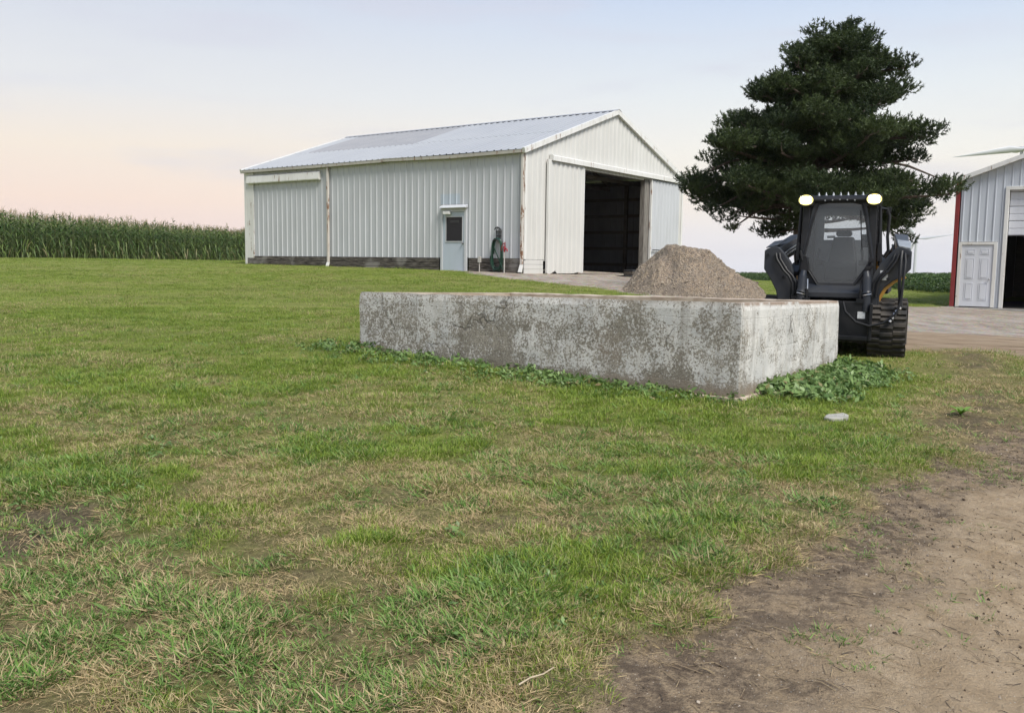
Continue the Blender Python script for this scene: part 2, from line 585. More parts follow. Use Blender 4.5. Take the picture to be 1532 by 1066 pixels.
# ------------------------------------------------------------------ scatter of instances (for growth nobody could count)
def scatter(name, pts, rot, scl, kind, dryv, protos, label, cat=None, kindprop='stuff', parent=None):
    n = len(pts)
    me = bpy.data.meshes.new(name)
    me.vertices.add(n)
    me.vertices.foreach_set('co', np.asarray(pts, np.float32).ravel())
    for k, a, ty, fld in (('rot', rot, 'FLOAT_VECTOR', 'vector'), ('scl', scl, 'FLOAT', 'value'), ('kindi', kind, 'INT', 'value'), ('dryv', dryv, 'FLOAT', 'value')):
        at = me.attributes.new(k, ty, 'POINT')
        at.data.foreach_set(fld, np.asarray(a, np.int32 if ty == 'INT' else np.float32).ravel())
    c = bpy.data.collections.new(name + '_shapes')
    for i, pm in enumerate(protos):
        po = bpy.data.objects.new(name + '_shape', pm)
        c.objects.link(po)
    o = link(name, me, parent)
    ng = bpy.data.node_groups.new(name, 'GeometryNodeTree')
    ng.interface.new_socket(name='Geometry', in_out='INPUT', socket_type='NodeSocketGeometry')
    ng.interface.new_socket(name='Geometry', in_out='OUTPUT', socket_type='NodeSocketGeometry')
    gi, go = ng.nodes.new('NodeGroupInput'), ng.nodes.new('NodeGroupOutput')
    m2p = ng.nodes.new('GeometryNodeMeshToPoints')
    ci = ng.nodes.new('GeometryNodeCollectionInfo')
    ci.inputs['Collection'].default_value = c
    ci.inputs['Separate Children'].default_value = True
    ci.inputs['Reset Children'].default_value = True
    iop = ng.nodes.new('GeometryNodeInstanceOnPoints')
    iop.inputs['Pick Instance'].default_value = True

    def na(nm, ty):
        x = ng.nodes.new('GeometryNodeInputNamedAttribute')
        x.data_type = ty
        x.inputs['Name'].default_value = nm
        return x.outputs['Attribute']
    L = ng.links.new
    L(gi.outputs[0], m2p.inputs['Mesh'])
    L(m2p.outputs[0], iop.inputs['Points'])
    L(ci.outputs[0], iop.inputs['Instance'])
    L(na('kindi', 'INT'), iop.inputs['Instance Index'])
    L(na('rot', 'FLOAT_VECTOR'), iop.inputs['Rotation'])
    L(na('scl', 'FLOAT'), iop.inputs['Scale'])
    L(iop.outputs[0], go.inputs[0])
    md = o.modifiers.new('scatter', 'NODES')
    md.node_group = ng
    o['kind'] = kindprop
    if label:
        o['label'] = label
    if cat:
        o['category'] = cat
    return o


def blades(n, rad, h0, h1, w0, w1, lean0, lean1, curl, segs=3, seed=0, flat=0.0):
    """a clump of n grass blades as arrays: verts, quads, per-vertex random value"""
    r = np.random.default_rng(seed)
    V, Fq, A = [], [], []
    for i in range(n):
        a = r.uniform(0, 2 * math.pi)
        rr = rad * math.sqrt(r.uniform(0, 1))
        bx, by = rr * math.cos(a), rr * math.sin(a)
        h, w = r.uniform(h0, h1), r.uniform(w0, w1)
        az = a + r.normal(0, 0.9) if rad > 0 else r.uniform(0, 6.28)
        ln = r.uniform(lean0, lean1)
        dx, dy = math.cos(az), math.sin(az)
        sx, sy = -dy, dx
        p = np.array([bx, by, -0.006])
        o = len(V)
        rv = r.uniform()
        tw = r.normal(0, 0.5)
        for k in range(segs + 1):
            u = k / segs
            ww = w * 0.5 * (1 - u ** 2.2) * (1 if k else 0.8) + 0.0002
            V.append((p[0] + sx * ww, p[1] + sy * ww, p[2] + ww * tw))
            V.append((p[0] - sx * ww, p[1] - sy * ww, p[2] - ww * tw))
            A += [rv, rv]
            ang = ln + curl * u * u
            st = h / segs
            p = p + np.array([dx * math.sin(ang) * st, dy * math.sin(ang) * st, math.cos(ang) * st * (1 - flat)])
        for k in range(segs):
            q = o + 2 * k
            Fq.append((q, q + 1, q + 3, q + 2))
    return np.array(V), np.array(Fq), np.array(A)


def leafy(name, greens, tans, trans=0.35, rough=0.5, instanced=True, spec=0.3):
    t = NT(name)
    rv = t.attr('rv')
    d = t.attr('dryv', 'INSTANCER') if instanced else t.attr('dryv')
    pz_ = t.pos()
    big = t.math('ADD', t.math('MULTIPLY', t.noise(pz_, 1.7, 3), 0.55), t.math('MULTIPLY', t.noise(t.mapping(pz_, (0.10, 0.75, 0.1)), 1.0, 3), 0.45))
    g = t.mix(t.rng(t.math('ADD', rv, t.math('MULTIPLY', t.math('SUBTRACT', big, 0.5), 1.6)), 0.1, 0.9, smooth=False), greens[0], greens[1])
    td = t.mix(rv, tans[0], tans[1])
    rv2 = t.math('FRACT', t.math('MULTIPLY', rv, 7.31))
    isdry = t.rng(t.math('SUBTRACT', d, rv2), -0.08, 0.08, smooth=False)
    c = t.mix(isdry, g, td)
    t.color(c)
    t.set(rough, 0, spec)
    tr = t.new('ShaderNodeBsdfTranslucent')
    t.link(c, tr.inputs['Color'])
    mx = t.new('ShaderNodeMixShader')
    mx.inputs[0].default_value = trans
    t.link(t.b.outputs[0], mx.inputs[1])
    t.link(tr.outputs[0], mx.inputs[2])
    t.link(mx.outputs[0], t.out.inputs['Surface'])
    return t.m


GRASS_M = leafy('grass_blade', [(0.088, 0.160, 0.015), (0.265, 0.350, 0.050)], [(0.34, 0.27, 0.125), (0.56, 0.46, 0.26)])
CRAB_M = leafy('coarse_grass_blade', [(0.058, 0.140, 0.022), (0.185, 0.305, 0.066)], [(0.32, 0.26, 0.13), (0.50, 0.41, 0.24)])
THATCH_M = leafy('thatch_blade', [(0.27, 0.205, 0.10), (0.46, 0.36, 0.19)], [(0.31, 0.22, 0.11), (0.54, 0.42, 0.24)], 0.2, 0.8)


def tuft_mesh(nm, mat, *a, **k):
    V, Fq, A = blades(*a, **k)
    return mesh_np(nm, V, Fq, mat, 4, dict(rv=A), smooth=True)


protos = [tuft_mesh('fine_tuft', GRASS_M, 34, 0.075, 0.020, 0.052, 0.0020, 0.0038, 0.25, 1.15, 0.85, seed=s) for s in range(4)]
protos += [tuft_mesh('coarse_tuft', CRAB_M, 18, 0.045, 0.028, 0.074, 0.0028, 0.0056, 0.6, 1.3, 0.6, 4, seed=10 + s) for s in range(3)]
protos += [tuft_mesh('thatch_tuft', THATCH_M, 24, 0.09, 0.03, 0.085, 0.0016, 0.0030, 1.05, 1.5, 0.3, seed=20 + s, flat=0.3) for s in range(3)]
protos += [tuft_mesh('mown_tuft', GRASS_M, 44, 0.17, 0.018, 0.042, 0.0030, 0.0060, 0.2, 1.1, 0.5, 2, seed=30 + s) for s in range(3)]


def in_pit(x, y, m=0.0):
    return sdist(x, y, PIT) > -m


SHED_FP = [(0.35, 31.07), (7.52, 41.02), (-4.44, 49.65), (-11.62, 39.70)]
GARAGE_FP = [(14.69, 30.14), (22.0, 24.9), (30.2, 36.2), (22.9, 41.5)]

pts, rots, scls, kinds, drys = [], [], [], [], []
for y0, y1, dens, s0, s1 in ((1.4, 4.0, 1500, .75, 1.15), (4.0, 7.0, 950, .8, 1.2), (7.0, 11, 360, .9, 1.3), (11, 18, 110, .95, 1.3), (18, 32, 34, 1.1, 1.5), (32, 60, 12, 1.2, 1.7)):
    area = 0.66 * (y1 * y1 - y0 * y0) + 2.0 * (y1 - y0)
    n = int(area * dens)
    y = np.sqrt(rng.uniform(y0 * y0, y1 * y1, n))
    x = rng.uniform(-1, 1, n) * (0.66 * y + 1.0)
    so, wo_, gr, sa, dr, lu, rd = masks(x, y)
    keep = 1 - np.maximum.reduce([so, wo_ * 0.92, gr, sa])
    clump = fbm(x, y, 4.0, 3, 77)
    keep = keep * (0.50 + 1.2 * sstep(clump, 0.3, 0.65)) * (1 - 0.55 * dr)
    keep = keep * np.where(sdist(x, y, PIT) > -0.16, 0.25, 1.0)
    straggle = (rng.uniform(size=n) < 0.30 * sstep(rd, 1.15, -0.1) * sstep(fbm(x, y, 2.0, 3, 91), 0.44, 0.60)) & (so > 0.25)
    ok = ((rng.uniform(size=n) < keep) | straggle) & ~in_pit(x, y, 0.02) & (sdist(x, y, SHED_FP) < -0.05) & (sdist(x, y, GARAGE_FP) < -0.05)
    x, y, dr, lu, clump, st = x[ok], y[ok], dr[ok], lu[ok], clump[ok], straggle[ok]
    m = len(x)
    crabp = sstep(fbm(x + 50, y + 9, 1.6, 3, 61), 0.44, 0.60) * (0.62 * np.exp(-np.maximum(y - 4, 0) / 5)) + 0.03
    u = rng.uniform(size=m)
    thp = 0.06 + 0.62 * dr
    k = np.where(u < crabp, 4 + rng.integers(0, 3, m), np.where(u < crabp + thp * (y < 14), 7 + rng.integers(0, 3, m), rng.integers(0, 4, m)))
    k = np.where((rng.uniform(size=m) < sstep(y, 8, 16)) & (k < 4), 10 + rng.integers(0, 3, m), k)
    k = np.where(st, np.where(rng.uniform(size=m) < 0.45, 7, 4) + rng.integers(0, 3, m), k)
    pts.append(np.stack([x, y, gz(x, y) - 0.001], -1))
    rots.append(np.stack([rng.normal(0, .12, m), rng.normal(0, .12, m), rng.uniform(0, 6.28, m)], -1))
    scls.append(rng.uniform(s0, s1, m) * (0.62 + 0.85 * clump) * np.where(k < 4, 1 - 0.35 * dr, 1) * np.where(k >= 7, 0.9, 1) * (1 + 0.75 * lu * rng.uniform(0, 1, m)) * np.where(st, 0.7, 1))
    kinds.append(k)
    drys.append(np.clip(dr * np.where((k >= 4) & (k < 7), 0.22, 1.0) * rng.uniform(0.5, 1.3, m) + 0.02, 0, 1))
grass = scatter('lawn_grass', np.concatenate(pts), np.concatenate(rots), np.concatenate(scls), np.concatenate(kinds), np.concatenate(drys), protos,
                'patchy mown lawn of fine and coarse grass with dry straw spots', 'grass')

# ------------------------------------------------------------------ metal sheds
def metal_paint(name, base, dirt, rough=0.45, rust=0.0, spec=0.4):
    t = NT(name)
    P = t.pos()
    st = t.noise(t.mapping(P, (3.0, 3.0, 0.25)), 2.2, 5)
    c = t.mix(t.rng(st, 0.42, 0.75, 0, 0.6), base, dirt)
    c = t.mix(t.rng(t.noise(P, 0.55, 3), 0.4, 0.7, 0, 0.35), c, dirt)
    if rust:
        rs = t.math('MULTIPLY', t.rng(t.noise(t.mapping(P, (6, 6, 0.9)), 1.6, 6), 0.66 - rust, 0.72 - rust), t.rng(t.noise(P, 9, 4), 0.38, 0.5))
        c = t.mix(rs, c, (0.20, 0.105, 0.06))
    t.color(c)
    t.bump(t.noise(P, 3, 2), 0.06, 0.05)
    return t.set(rough, 0, spec)


SIDING_M = metal_paint('white_siding', (0.465, 0.482, 0.505), (0.39, 0.402, 0.415))  # the shed's white on the long wall, cool shade put into the colour
GABLE_M = metal_paint('warm_lit_siding', (0.56, 0.558, 0.535), (0.48, 0.475, 0.45))  # same white sheeting on the gable, warm light put into the colour
TRIM_M = metal_paint('white_trim', (0.66, 0.66, 0.64), (0.50, 0.49, 0.46), rust=0.05)
RUSTTRIM_M = metal_paint('rusty_trim', (0.56, 0.53, 0.49), (0.44, 0.38, 0.33), rust=0.14)
DOOR_M = metal_paint('pale_blue_door_paint', (0.41, 0.465, 0.53), (0.37, 0.415, 0.465))
BWHITE_M = metal_paint('cool_white_siding', (0.50, 0.535, 0.585), (0.42, 0.45, 0.49))
DWHITE_M = metal_paint('white_door_paint', (0.58, 0.60, 0.65), (0.50, 0.52, 0.55))
PEEL_M = metal_paint('peeling_white_frame', (0.64, 0.64, 0.62), (0.46, 0.43, 0.38), rust=0.08, rough=0.7)
RED_M = pmat('dark_red_trim', (0.23, 0.028, 0.030), (0.18, 0.025, 0.027), 1.5, 0.5)
ROOF_M = pmat('galvanised_roof', (0.285, 0.30, 0.325), (0.305, 0.32, 0.342), 0.4, 0.55, 0.0, stretch=(1, 1, 1))
ROOFOLD_M = pmat('dull_roof_sheet', (0.225, 0.232, 0.25), (0.245, 0.25, 0.265), 1.2, 0.6, 0.0)
GUTTER_M = metal_paint('stained_gutter', (0.40, 0.385, 0.34), (0.27, 0.245, 0.205), rust=0.05)
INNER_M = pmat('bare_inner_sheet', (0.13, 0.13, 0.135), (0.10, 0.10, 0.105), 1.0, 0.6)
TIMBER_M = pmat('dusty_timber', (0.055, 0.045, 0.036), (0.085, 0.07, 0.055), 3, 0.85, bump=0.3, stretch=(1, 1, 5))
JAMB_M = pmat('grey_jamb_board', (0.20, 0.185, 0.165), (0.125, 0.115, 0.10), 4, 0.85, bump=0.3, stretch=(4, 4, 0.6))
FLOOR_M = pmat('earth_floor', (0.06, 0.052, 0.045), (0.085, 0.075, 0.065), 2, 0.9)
CONC_FLOOR_M = pmat('concrete_floor', (0.30, 0.29, 0.27), (0.22, 0.215, 0.20), 2, 0.8)
BLACK_M = pmat('black_rubber', (0.018, 0.018, 0.02), (0.03, 0.03, 0.032), 8, 0.6)
STEEL_M = pmat('bare_steel', (0.45, 0.45, 0.46), (0.36, 0.36, 0.37), 10, 0.35, 0.8)

t = NT('weathered_plank')
P = t.pos()
wv = t.mapping(t.obj(), (1, 0.9, 16))
wn2 = t.noise(wv, 3.0, 6, 0.65)
c = t.mix(t.rng(wn2, 0.35, 0.68), (0.022, 0.020, 0.018), (0.165, 0.148, 0.13))
c = t.mix(t.rng(t.noise(P, 1.1, 4), 0.54, 0.68), c, (0.20, 0.19, 0.175))
t.color(c)
t.bump(wn2, 0.6, 0.01)
PLANK_M = t.set(0.9, 0, 0.1)

t = NT('dark_window_glass')
t.color((0.012, 0.015, 0.018))
WINDOW_M = t.set(0.12, 0, 0.25)


def sheet(name, mats, parent, to3, u0, u1, zlo, zhi, period=0.305, base=0.0, rib_h=0.026, prof=None, mi=0, both=True):
    """one ribbed metal sheet from u0 to u1; to3(u, out, z) places it. The rib phase follows the wall, so sheets join up."""
    prof = prof or ((0.0, 0.0), (0.20, 0.0), (0.222, 1.0), (0.262, 1.0), (0.284, 0.0))
    us = {u0, u1}
    k0 = int(math.floor(u0 / period)) - 1
    table = []
    for k in range(k0, k0 + int((u1 - u0) / period) + 4):
        for a, h in prof:
            table.append((k * period + a / 0.305 * period, h))
    tu, th = np.array([q[0] for q in table]), np.array([q[1] for q in table])
    for q in tu:
        if u0 + 1e-4 < q < u1 - 1e-4:
            us.add(float(q))
    for b in (zlo, zhi):
        for brk in getattr(b, 'breaks', ()):
            if u0 < brk < u1:
                us.add(brk)
    us = sorted(us)
    m = MB()
    vs, fs = [], []
    for u in us:
        out = base + rib_h * float(np.interp(u, tu, th))
        a = zlo(u) if callable(zlo) else zlo
        b = zhi(u) if callable(zhi) else zhi
        vs += [to3(u, out, a), to3(u, out, b)]
    for i in range(len(us) - 1):
        fs.append((2 * i, 2 * i + 2, 2 * i + 3, 2 * i + 1))
    m.add(vs, fs, mi)
    return m.build(name, mats, parent, fix=False)


def sheets(name, mat, parent, to3, u0, u1, zlo, zhi, step=0.914, **k):
    u = math.floor(u0 / step) * step
    n = 0
    while u < u1 - 1e-4:
        a, b = max(u, u0), min(u + step, u1)
        if b - a > 0.01:
            sheet(name, mat, parent, to3, a, b, zlo, zhi, base=k.get('off', 0.0) + 0.0012 * (n % 2), **{q: w for q, w in k.items() if q != 'off'})
        u += step
        n += 1


WIDE = ((0.0, 0.0), (0.11, 0.0), (0.15, 1.0), (0.265, 1.0))

# ---- the big machine shed
SW, SL, SZB, SEAVE, SRIDGE = 12.27, 14.77, 0.53, 4.23, 6.30
SROOT = (0.355, 31.074, 1.15)
shed = empty('machine_shed', SROOT, math.radians(90) - 0.6231,
             'long white ribbed metal shed with its big sliding door open on a dark interior', 'shed')
slope = (SRIDGE - SEAVE) / (SW / 2)


def rl(u):
    return SEAVE + slope * min(u, SW - u)


rl.breaks = (SW / 2,)
W1 = lambda u, o, z: (-o, u, z)                     # long wall facing the lawn
G1 = lambda u, o, z: (u, -o, z)                     # gable with the sliding door
W2 = lambda u, o, z: (SW + o, u, z)
G2 = lambda u, o, z: (u, SL + o, z)
DY0, DY1 = 2.47, 3.67                               # the entry door opening along the long wall
sheets('siding_panel', SIDING_M, shed, W1, 0.06, DY0, SZB, SEAVE - 0.02)
sheets('siding_panel', SIDING_M, shed, W1, DY0, DY1, 2.40, SEAVE - 0.02)
sheets('siding_panel', SIDING_M, shed, W1, DY1, SL - 0.06, SZB, SEAVE - 0.02)
OX0, OX1, OZ = 3.62, 8.63, 3.86                     # big opening in the gable
sheets('siding_panel', GABLE_M, shed, G1, 0.06, 1.18, 0.50, rl, prof=WIDE)
sheets('siding_panel', GABLE_M, shed, G1, 1.18, OX0, 0.45, rl, prof=WIDE)
sheets('siding_panel', GABLE_M, shed, G1, OX0, OX1 + 0.3, OZ, rl, prof=WIDE)
sheets('siding_panel', GABLE_M, shed, G1, OX1 + 0.3, SW - 0.06, -0.6, rl, prof=WIDE)
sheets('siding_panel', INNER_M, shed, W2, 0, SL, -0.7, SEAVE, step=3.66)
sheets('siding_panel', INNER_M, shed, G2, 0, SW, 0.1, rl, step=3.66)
# lap boards closing the foot of the gable corner
for k in range(3):
    MB().box(0.0, 1.16, -0.03 + 0.004 * k, 0.02, 0.0 + 0.165 * k, 0.158 + 0.165 * k).build('lap_board', GABLE_M, shed, bevel=0.006)
# roof sheets: two courses on each slope, the upper ones of the far bays older and duller
rang = math.atan(slope)
RLEN = (SW / 2) / math.cos(rang)


def roofmap(side):
    def f(u, o, s):
        x = s * math.cos(rang)
        z = SEAVE + 0.03 + s * math.sin(rang)
        x, z = x - o * math.sin(rang), z + o * math.cos(rang)
        return (x if side == 0 else SW - x, u, z)
    return f


for side in (0, 1):
    rm = roofmap(side)
    u, k = -0.12, 0
    while u < SL + 0.12 - 1e-4:
        b = min(u + 0.92, SL + 0.12)
        sheet('roof_panel', ROOF_M, shed, rm, u, b, -0.22, 2.75, base=0.0012 * (k % 2), rib_h=0.03)
        old = 6.6 < u < 13.6
        sheet('roof_panel', ROOFOLD_M if old else ROOF_M, shed, rm, u, b, 2.75, RLEN, base=0.006 + 0.0012 * (k % 2), rib_h=0.03)
        u = b
        k += 1
m = MB()
for sgn in (0, 1):
    rm = roofmap(sgn)
    m.add([rm(-0.15, 0.045, RLEN - 0.2), rm(SL + 0.15, 0.045, RLEN - 0.2), rm(SL + 0.15, 0.05, RLEN + 0.01), rm(-0.15, 0.05, RLEN + 0.01)], [(0, 1, 2, 3)])
m.build('ridge_cap', ROOF_M, shed)
# rake trim along the two gable edges
for sgn in (0, 1):
    rm = roofmap(sgn)
    for (yy0, yy1) in ((-0.135, -0.03), (SL + 0.03, SL + 0.135)):
        m = MB()
        p = [rm(yy0, -0.14, -0.23), rm(yy0, 0.04, -0.23), rm(yy0, 0.04, RLEN), rm(yy0, -0.14, RLEN)]
        q = [(a[0], yy1, a[2]) for a in p]
        m.add(p + q, [(0, 1, 2, 3), (7, 6, 5, 4), (0, 4, 5, 1), (1, 5, 6, 2), (2, 6, 7, 3), (3, 7, 4, 0)])
        m.build('rake_trim', TRIM_M, shed)
# gutter: a sagging trough in three lengths
gy = [-0.1, 3.1, 6.5, 10.2, SL + 0.1]
for k in range(4):
    m = MB()
    sag = (0.0, -0.03, 0.012, -0.01, 0.0)
    prof = [(-0.20, 0.0), (-0.20, -0.115), (-0.12, -0.125), (-0.035, -0.125), (-0.035, 0.0), (-0.05, 0.0), (-0.05, -0.11), (-0.185, -0.11), (-0.185, 0.0)]
    n = len(prof)
    a, b = gy[k] + 0.004, gy[k + 1] - 0.004
    z0, z1 = SEAVE - 0.035 + sag[k], SEAVE - 0.035 + sag[k + 1] + (0.02 if k == 1 else 0)
    vs = [(x, a, z + z0) for x, z in prof] + [(x, b, z + z1) for x, z in prof]
    m.add(vs, [tuple(range(n)), tuple(range(2 * n - 1, n - 1, -1))] + [((i + 1) % n, i, n + i, n + (i + 1) % n) for i in range(n)])
    m.build('gutter', GUTTER_M, shed)
# corner trims
for nm, a in (('corner_trim', (-0.055, 0.07, -0.055, 0.07)), ('corner_trim', (-0.055, 0.16, SL - 0.07, SL + 0.055)), ('corner_trim', (SW - 0.07, SW + 0.055, -0.055, 0.07))):
    m = MB()
    if a[2] > 1:
        m.box(a[0], 0.07, a[2], a[3], 0.02, SEAVE - 0.17)
        m.box(-0.05, -0.03, SL - 0.55, SL - 0.075, 0.45, SEAVE - 0.17)
    else:
        m.box(a[0], a[1], a[2], a[3], 0.5 if a[0] < 1 else -0.6, SEAVE - 0.17 if a[0] < 1 else SEAVE)
    m.build(nm, TRIM_M, shed)
# downspouts
for yy, mt, ex in ((0.02, RUSTTRIM_M, 0.0), (9.55, RUSTTRIM_M, 0.0)):
    m = MB()
    m.box(-0.135, -0.06, yy - 0.05, yy + 0.05, 0.32, SEAVE - 0.165)
    d = m.build('downspout', mt, shed, bevel=0.008)
    m = MB()
    m.add([(-0.135, yy - 0.05, 0.315), (-0.06, yy - 0.05, 0.315), (-0.06, yy + 0.05, 0.315), (-0.135, yy + 0.05, 0.315),
           (-0.235, yy - 0.06, 0.06), (-0.15, yy - 0.06, 0.04), (-0.15, yy + 0.06, 0.04), (-0.235, yy + 0.06, 0.06)],
          [(0, 1, 2, 3), (7, 6, 5, 4), (0, 4, 5, 1), (1, 5, 6, 2), (2, 6, 7, 3), (3, 7, 4, 0)])
    part_ = m.build('spout_elbow', TRIM_M, d)
# old track cover high on the far end of the long wall
m = MB()
m.prism([(-0.05, 3.60), (-0.16, 3.60), (-0.175, 3.64), (-0.16, 3.90), (-0.05, 3.96)], 'x', 0, 1)
m.v = [(y_, (10.0 + 4.55 * x_), z_ - (0.0)) for x_, y_, z_ in m.v]
m.build('track_cover', TRIM_M, shed)
# the foot of the long wall: three courses of weathered planks between posts
for z0, z1, joints in ((0.02, 0.185, (0.12, 1.35, DY0 - 0.1)), (0.19, 0.355, (0.12, DY0 - 0.1)), (0.36, 0.525, (0.12, 2.0, DY0 - 0.1)),
                       (0.03, 0.185, (DY1 + 0.1, 5.9, 9.0, 11.4, SL - 0.1)), (0.19, 0.355, (DY1 + 0.1, 7.6, 10.6, SL - 0.1)), (0.36, 0.525, (DY1 + 0.1, 5.1, 8.4, 12.4, SL - 0.1))):
    for a, b in zip(joints[:-1], joints[1:]):
        j = random.uniform(-0.008, 0.008)
        o = MB().box(-0.045 + j, 0.005 + j, a + 0.006, b - 0.006, z0 + 0.002, z1 - 0.006).build('plank', PLANK_M, shed, bevel=0.004)
# entry door
m = MB()
m.box(-0.075, 0.03, DY0, DY0 + 0.10, 0.03, 2.30)
m.box(-0.075, 0.03, DY1 - 0.10, DY1, 0.03, 2.30)
m.box(-0.074, 0.03, DY0 + 0.101, DY1 - 0.101, 2.17, 2.30)
fr = m.build('door_frame', SIDING_M, shed, bevel=0.005)
dr_ = empty('entry_door', (0, 0, 0), 0, '', '')
for k in ('label', 'category'):
    del dr_[k]
dr_.parent = shed
MB().box(-0.045, 0.0, DY0 + 0.105, DY1 - 0.105, 0.06, 2.165).build('door_slab', DOOR_M, dr_, bevel=0.004)
MB().box(-0.058, -0.047, DY0 + 0.20, DY1 - 0.27, 1.13, 1.98).build('window', WINDOW_M, dr_)
MB().box(-0.062, -0.059, DY0 + 0.34, DY1 - 0.44, 1.78, 1.87).build('window_sticker', BLACK_M, dr_)
m = MB()
for b in ((DY0 + 0.16, DY0 + 0.195, 1.09, 2.02), (DY1 - 0.265, DY1 - 0.23, 1.09, 2.02), (DY0 + 0.196, DY1 - 0.266, 1.09, 1.125), (DY0 + 0.196, DY1 - 0.266, 1.985, 2.02)):
    m.box(-0.064, -0.046, *b)
m.build('window_frame', SIDING_M, dr_)
m = MB()
m.tube([(-0.047, DY0 + 0.16, 1.05), (-0.10, DY0 + 0.16, 1.05)], 0.03, 10)
m.tube([(-0.10, DY0 + 0.16, 1.05), (-0.135, DY0 + 0.16, 1.05)], [0.034, 0.026], 10)
m.build('handle', STEEL_M, dr_, smooth=True)
m = MB()
m.prism([(-0.03, 2.42), (-0.20, 2.32), (-0.20, 2.30), (-0.03, 2.305)], 'y', DY0 - 0.04, DY1 - 0.02)
m.build('door_hood', SIDING_M, shed)
m = MB()
m.box(-0.19, -0.08, DY1 - 0.50, DY1 - 0.20, 2.08, 2.18)
m.box(-0.08, -0.046, DY1 - 0.40, DY1 - 0.30, 2.10, 2.16)
m.build('wall_lamp', TRIM_M, shed, bevel=0.01)
# a bluish patch sheet above the door
sheet('patch_panel', DOOR_M, shed, W1, DY0 + 0.35, DY1 + 0.05, 2.45, 2.82, base=0.004)
# sliding doors, both slid open, and their track
sd_l = empty('sliding_door', (0, 0, 0), 0, '', '')
sd_r = empty('sliding_door', (0, 0, 0), 0, '', '')
for q in (sd_l, sd_r):
    for k in ('label', 'category'):
        del q[k]
    q.parent = shed
sd_l['label'] = 'left sliding door leaf with a bent lower edge'
sd_r['label'] = 'right sliding door leaf half hidden by the gravel pile'


def wav(u):
    return 0.02 + 0.10 * max(0, 1 - abs(u - 1.75) / 0.18) + 0.05 * max(0, 1 - abs(u - 3.35) / 0.3) - 0.03 * max(0, 1 - abs(u - 1.35) / 0.15)


wav.breaks = (1.35, 1.57, 1.75, 1.93, 3.05, 3.35, 3.65)
sheets('door_panel', GABLE_M, sd_l, G1, 1.30, OX0, wav, 3.98, off=0.12, prof=WIDE)
sheets('door_panel', SIDING_M, sd_r, G1, 9.14, 11.75, -0.25, 3.9, off=0.12, prof=WIDE)
m = MB()
m.box(OX0, OX0 + 0.05, -0.15, -0.08, 0.05, 3.98)
m.box(1.25, 1.298, -0.15, -0.06, 0.03, 3.99)
m.box(1.3, OX0, -0.108, -0.06, 0.35, 0.44)
m.box(1.3, OX0, -0.108, -0.06, 2.0, 2.09)
m.build('door_stile', TRIM_M, sd_l)
m = MB()
m.box(9.05, 9.135, -0.16, -0.07, -0.1, 3.92)
m.box(9.14, 11.7, -0.108, -0.06, 2.0, 2.09)
m.build('door_stile', TRIM_M, sd_r)
m = MB()
m.prism([(-0.05, 4.17), (-0.20, 4.15), (-0.225, 4.12), (-0.225, 3.96), (-0.20, 3.95), (-0.20, 4.10), (-0.05, 4.12)], 'x', 1.42, 11.85)
m.box(1.418, 1.43, -0.20, -0.05, 3.96, 4.12)
m.build('door_track', TRIM_M, shed)
# jamb boards, lower brace and bent iron guide at the right of the opening
MB().box(OX1, OX1 + 0.40, -0.05, 0.16, -0.05, OZ + 0.05).build('jamb_board', JAMB_M, shed, bevel=0.008)
MB().box(OX0 - 0.16, OX0 - 0.02, 0.03, 0.19, 0.0, OZ).build('jamb_board', JAMB_M, shed, bevel=0.008)
MB().box(OX0 - 0.2, OX1 + 0.45, 0.03, 0.19, OZ, OZ + 0.3).build('header_board', JAMB_M, shed, bevel=0.008)
m = MB()
m.box(9.18, 9.80, -0.235, -0.20, 0.98, 1.02)
m.box(9.76, 9.80, -0.235, -0.20, 0.25, 0.979)
m.build('door_guide', BLACK_M, shed)
# interior: floor, posts, girts, rafters
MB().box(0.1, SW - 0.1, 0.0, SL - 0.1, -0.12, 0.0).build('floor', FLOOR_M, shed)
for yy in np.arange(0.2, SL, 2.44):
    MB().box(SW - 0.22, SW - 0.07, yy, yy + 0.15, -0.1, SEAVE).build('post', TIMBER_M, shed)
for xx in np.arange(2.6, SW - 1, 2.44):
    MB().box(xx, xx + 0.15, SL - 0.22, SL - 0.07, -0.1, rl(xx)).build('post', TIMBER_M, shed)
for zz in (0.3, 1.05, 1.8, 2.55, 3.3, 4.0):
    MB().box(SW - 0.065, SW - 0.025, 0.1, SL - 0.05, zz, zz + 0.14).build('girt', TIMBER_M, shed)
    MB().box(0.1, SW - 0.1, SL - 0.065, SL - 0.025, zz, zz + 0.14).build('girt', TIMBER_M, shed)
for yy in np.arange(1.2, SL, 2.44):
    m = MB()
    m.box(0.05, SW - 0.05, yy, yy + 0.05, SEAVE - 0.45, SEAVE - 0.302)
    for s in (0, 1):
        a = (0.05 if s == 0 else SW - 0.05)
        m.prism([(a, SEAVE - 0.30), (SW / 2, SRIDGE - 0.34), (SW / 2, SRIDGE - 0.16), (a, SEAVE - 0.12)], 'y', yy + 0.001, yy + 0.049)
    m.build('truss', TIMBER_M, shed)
# steel rack standing against the far wall inside
rk = empty('storage_rack', (0, 0, 0), 0, 'dim steel rack standing inside the dark shed opening', 'rack')
rk.matrix_world = Matrix.Translation(SROOT) @ Matrix.Rotation(math.radians(90) - 0.6231, 4, 'Z')
for k, yy in enumerate((5.6, 6.15, 6.7, 7.25)):
    MB().box(SW - 0.75, SW - 0.68, yy, yy + 0.07, 0.003, 3.4).build('upright', BLACK_M, rk)
for zz in (0.6, 1.4, 2.2, 3.0):
    MB().box(SW - 0.66, SW - 0.3, 5.6, 7.32, zz, zz + 0.05).build('shelf', BLACK_M, rk)


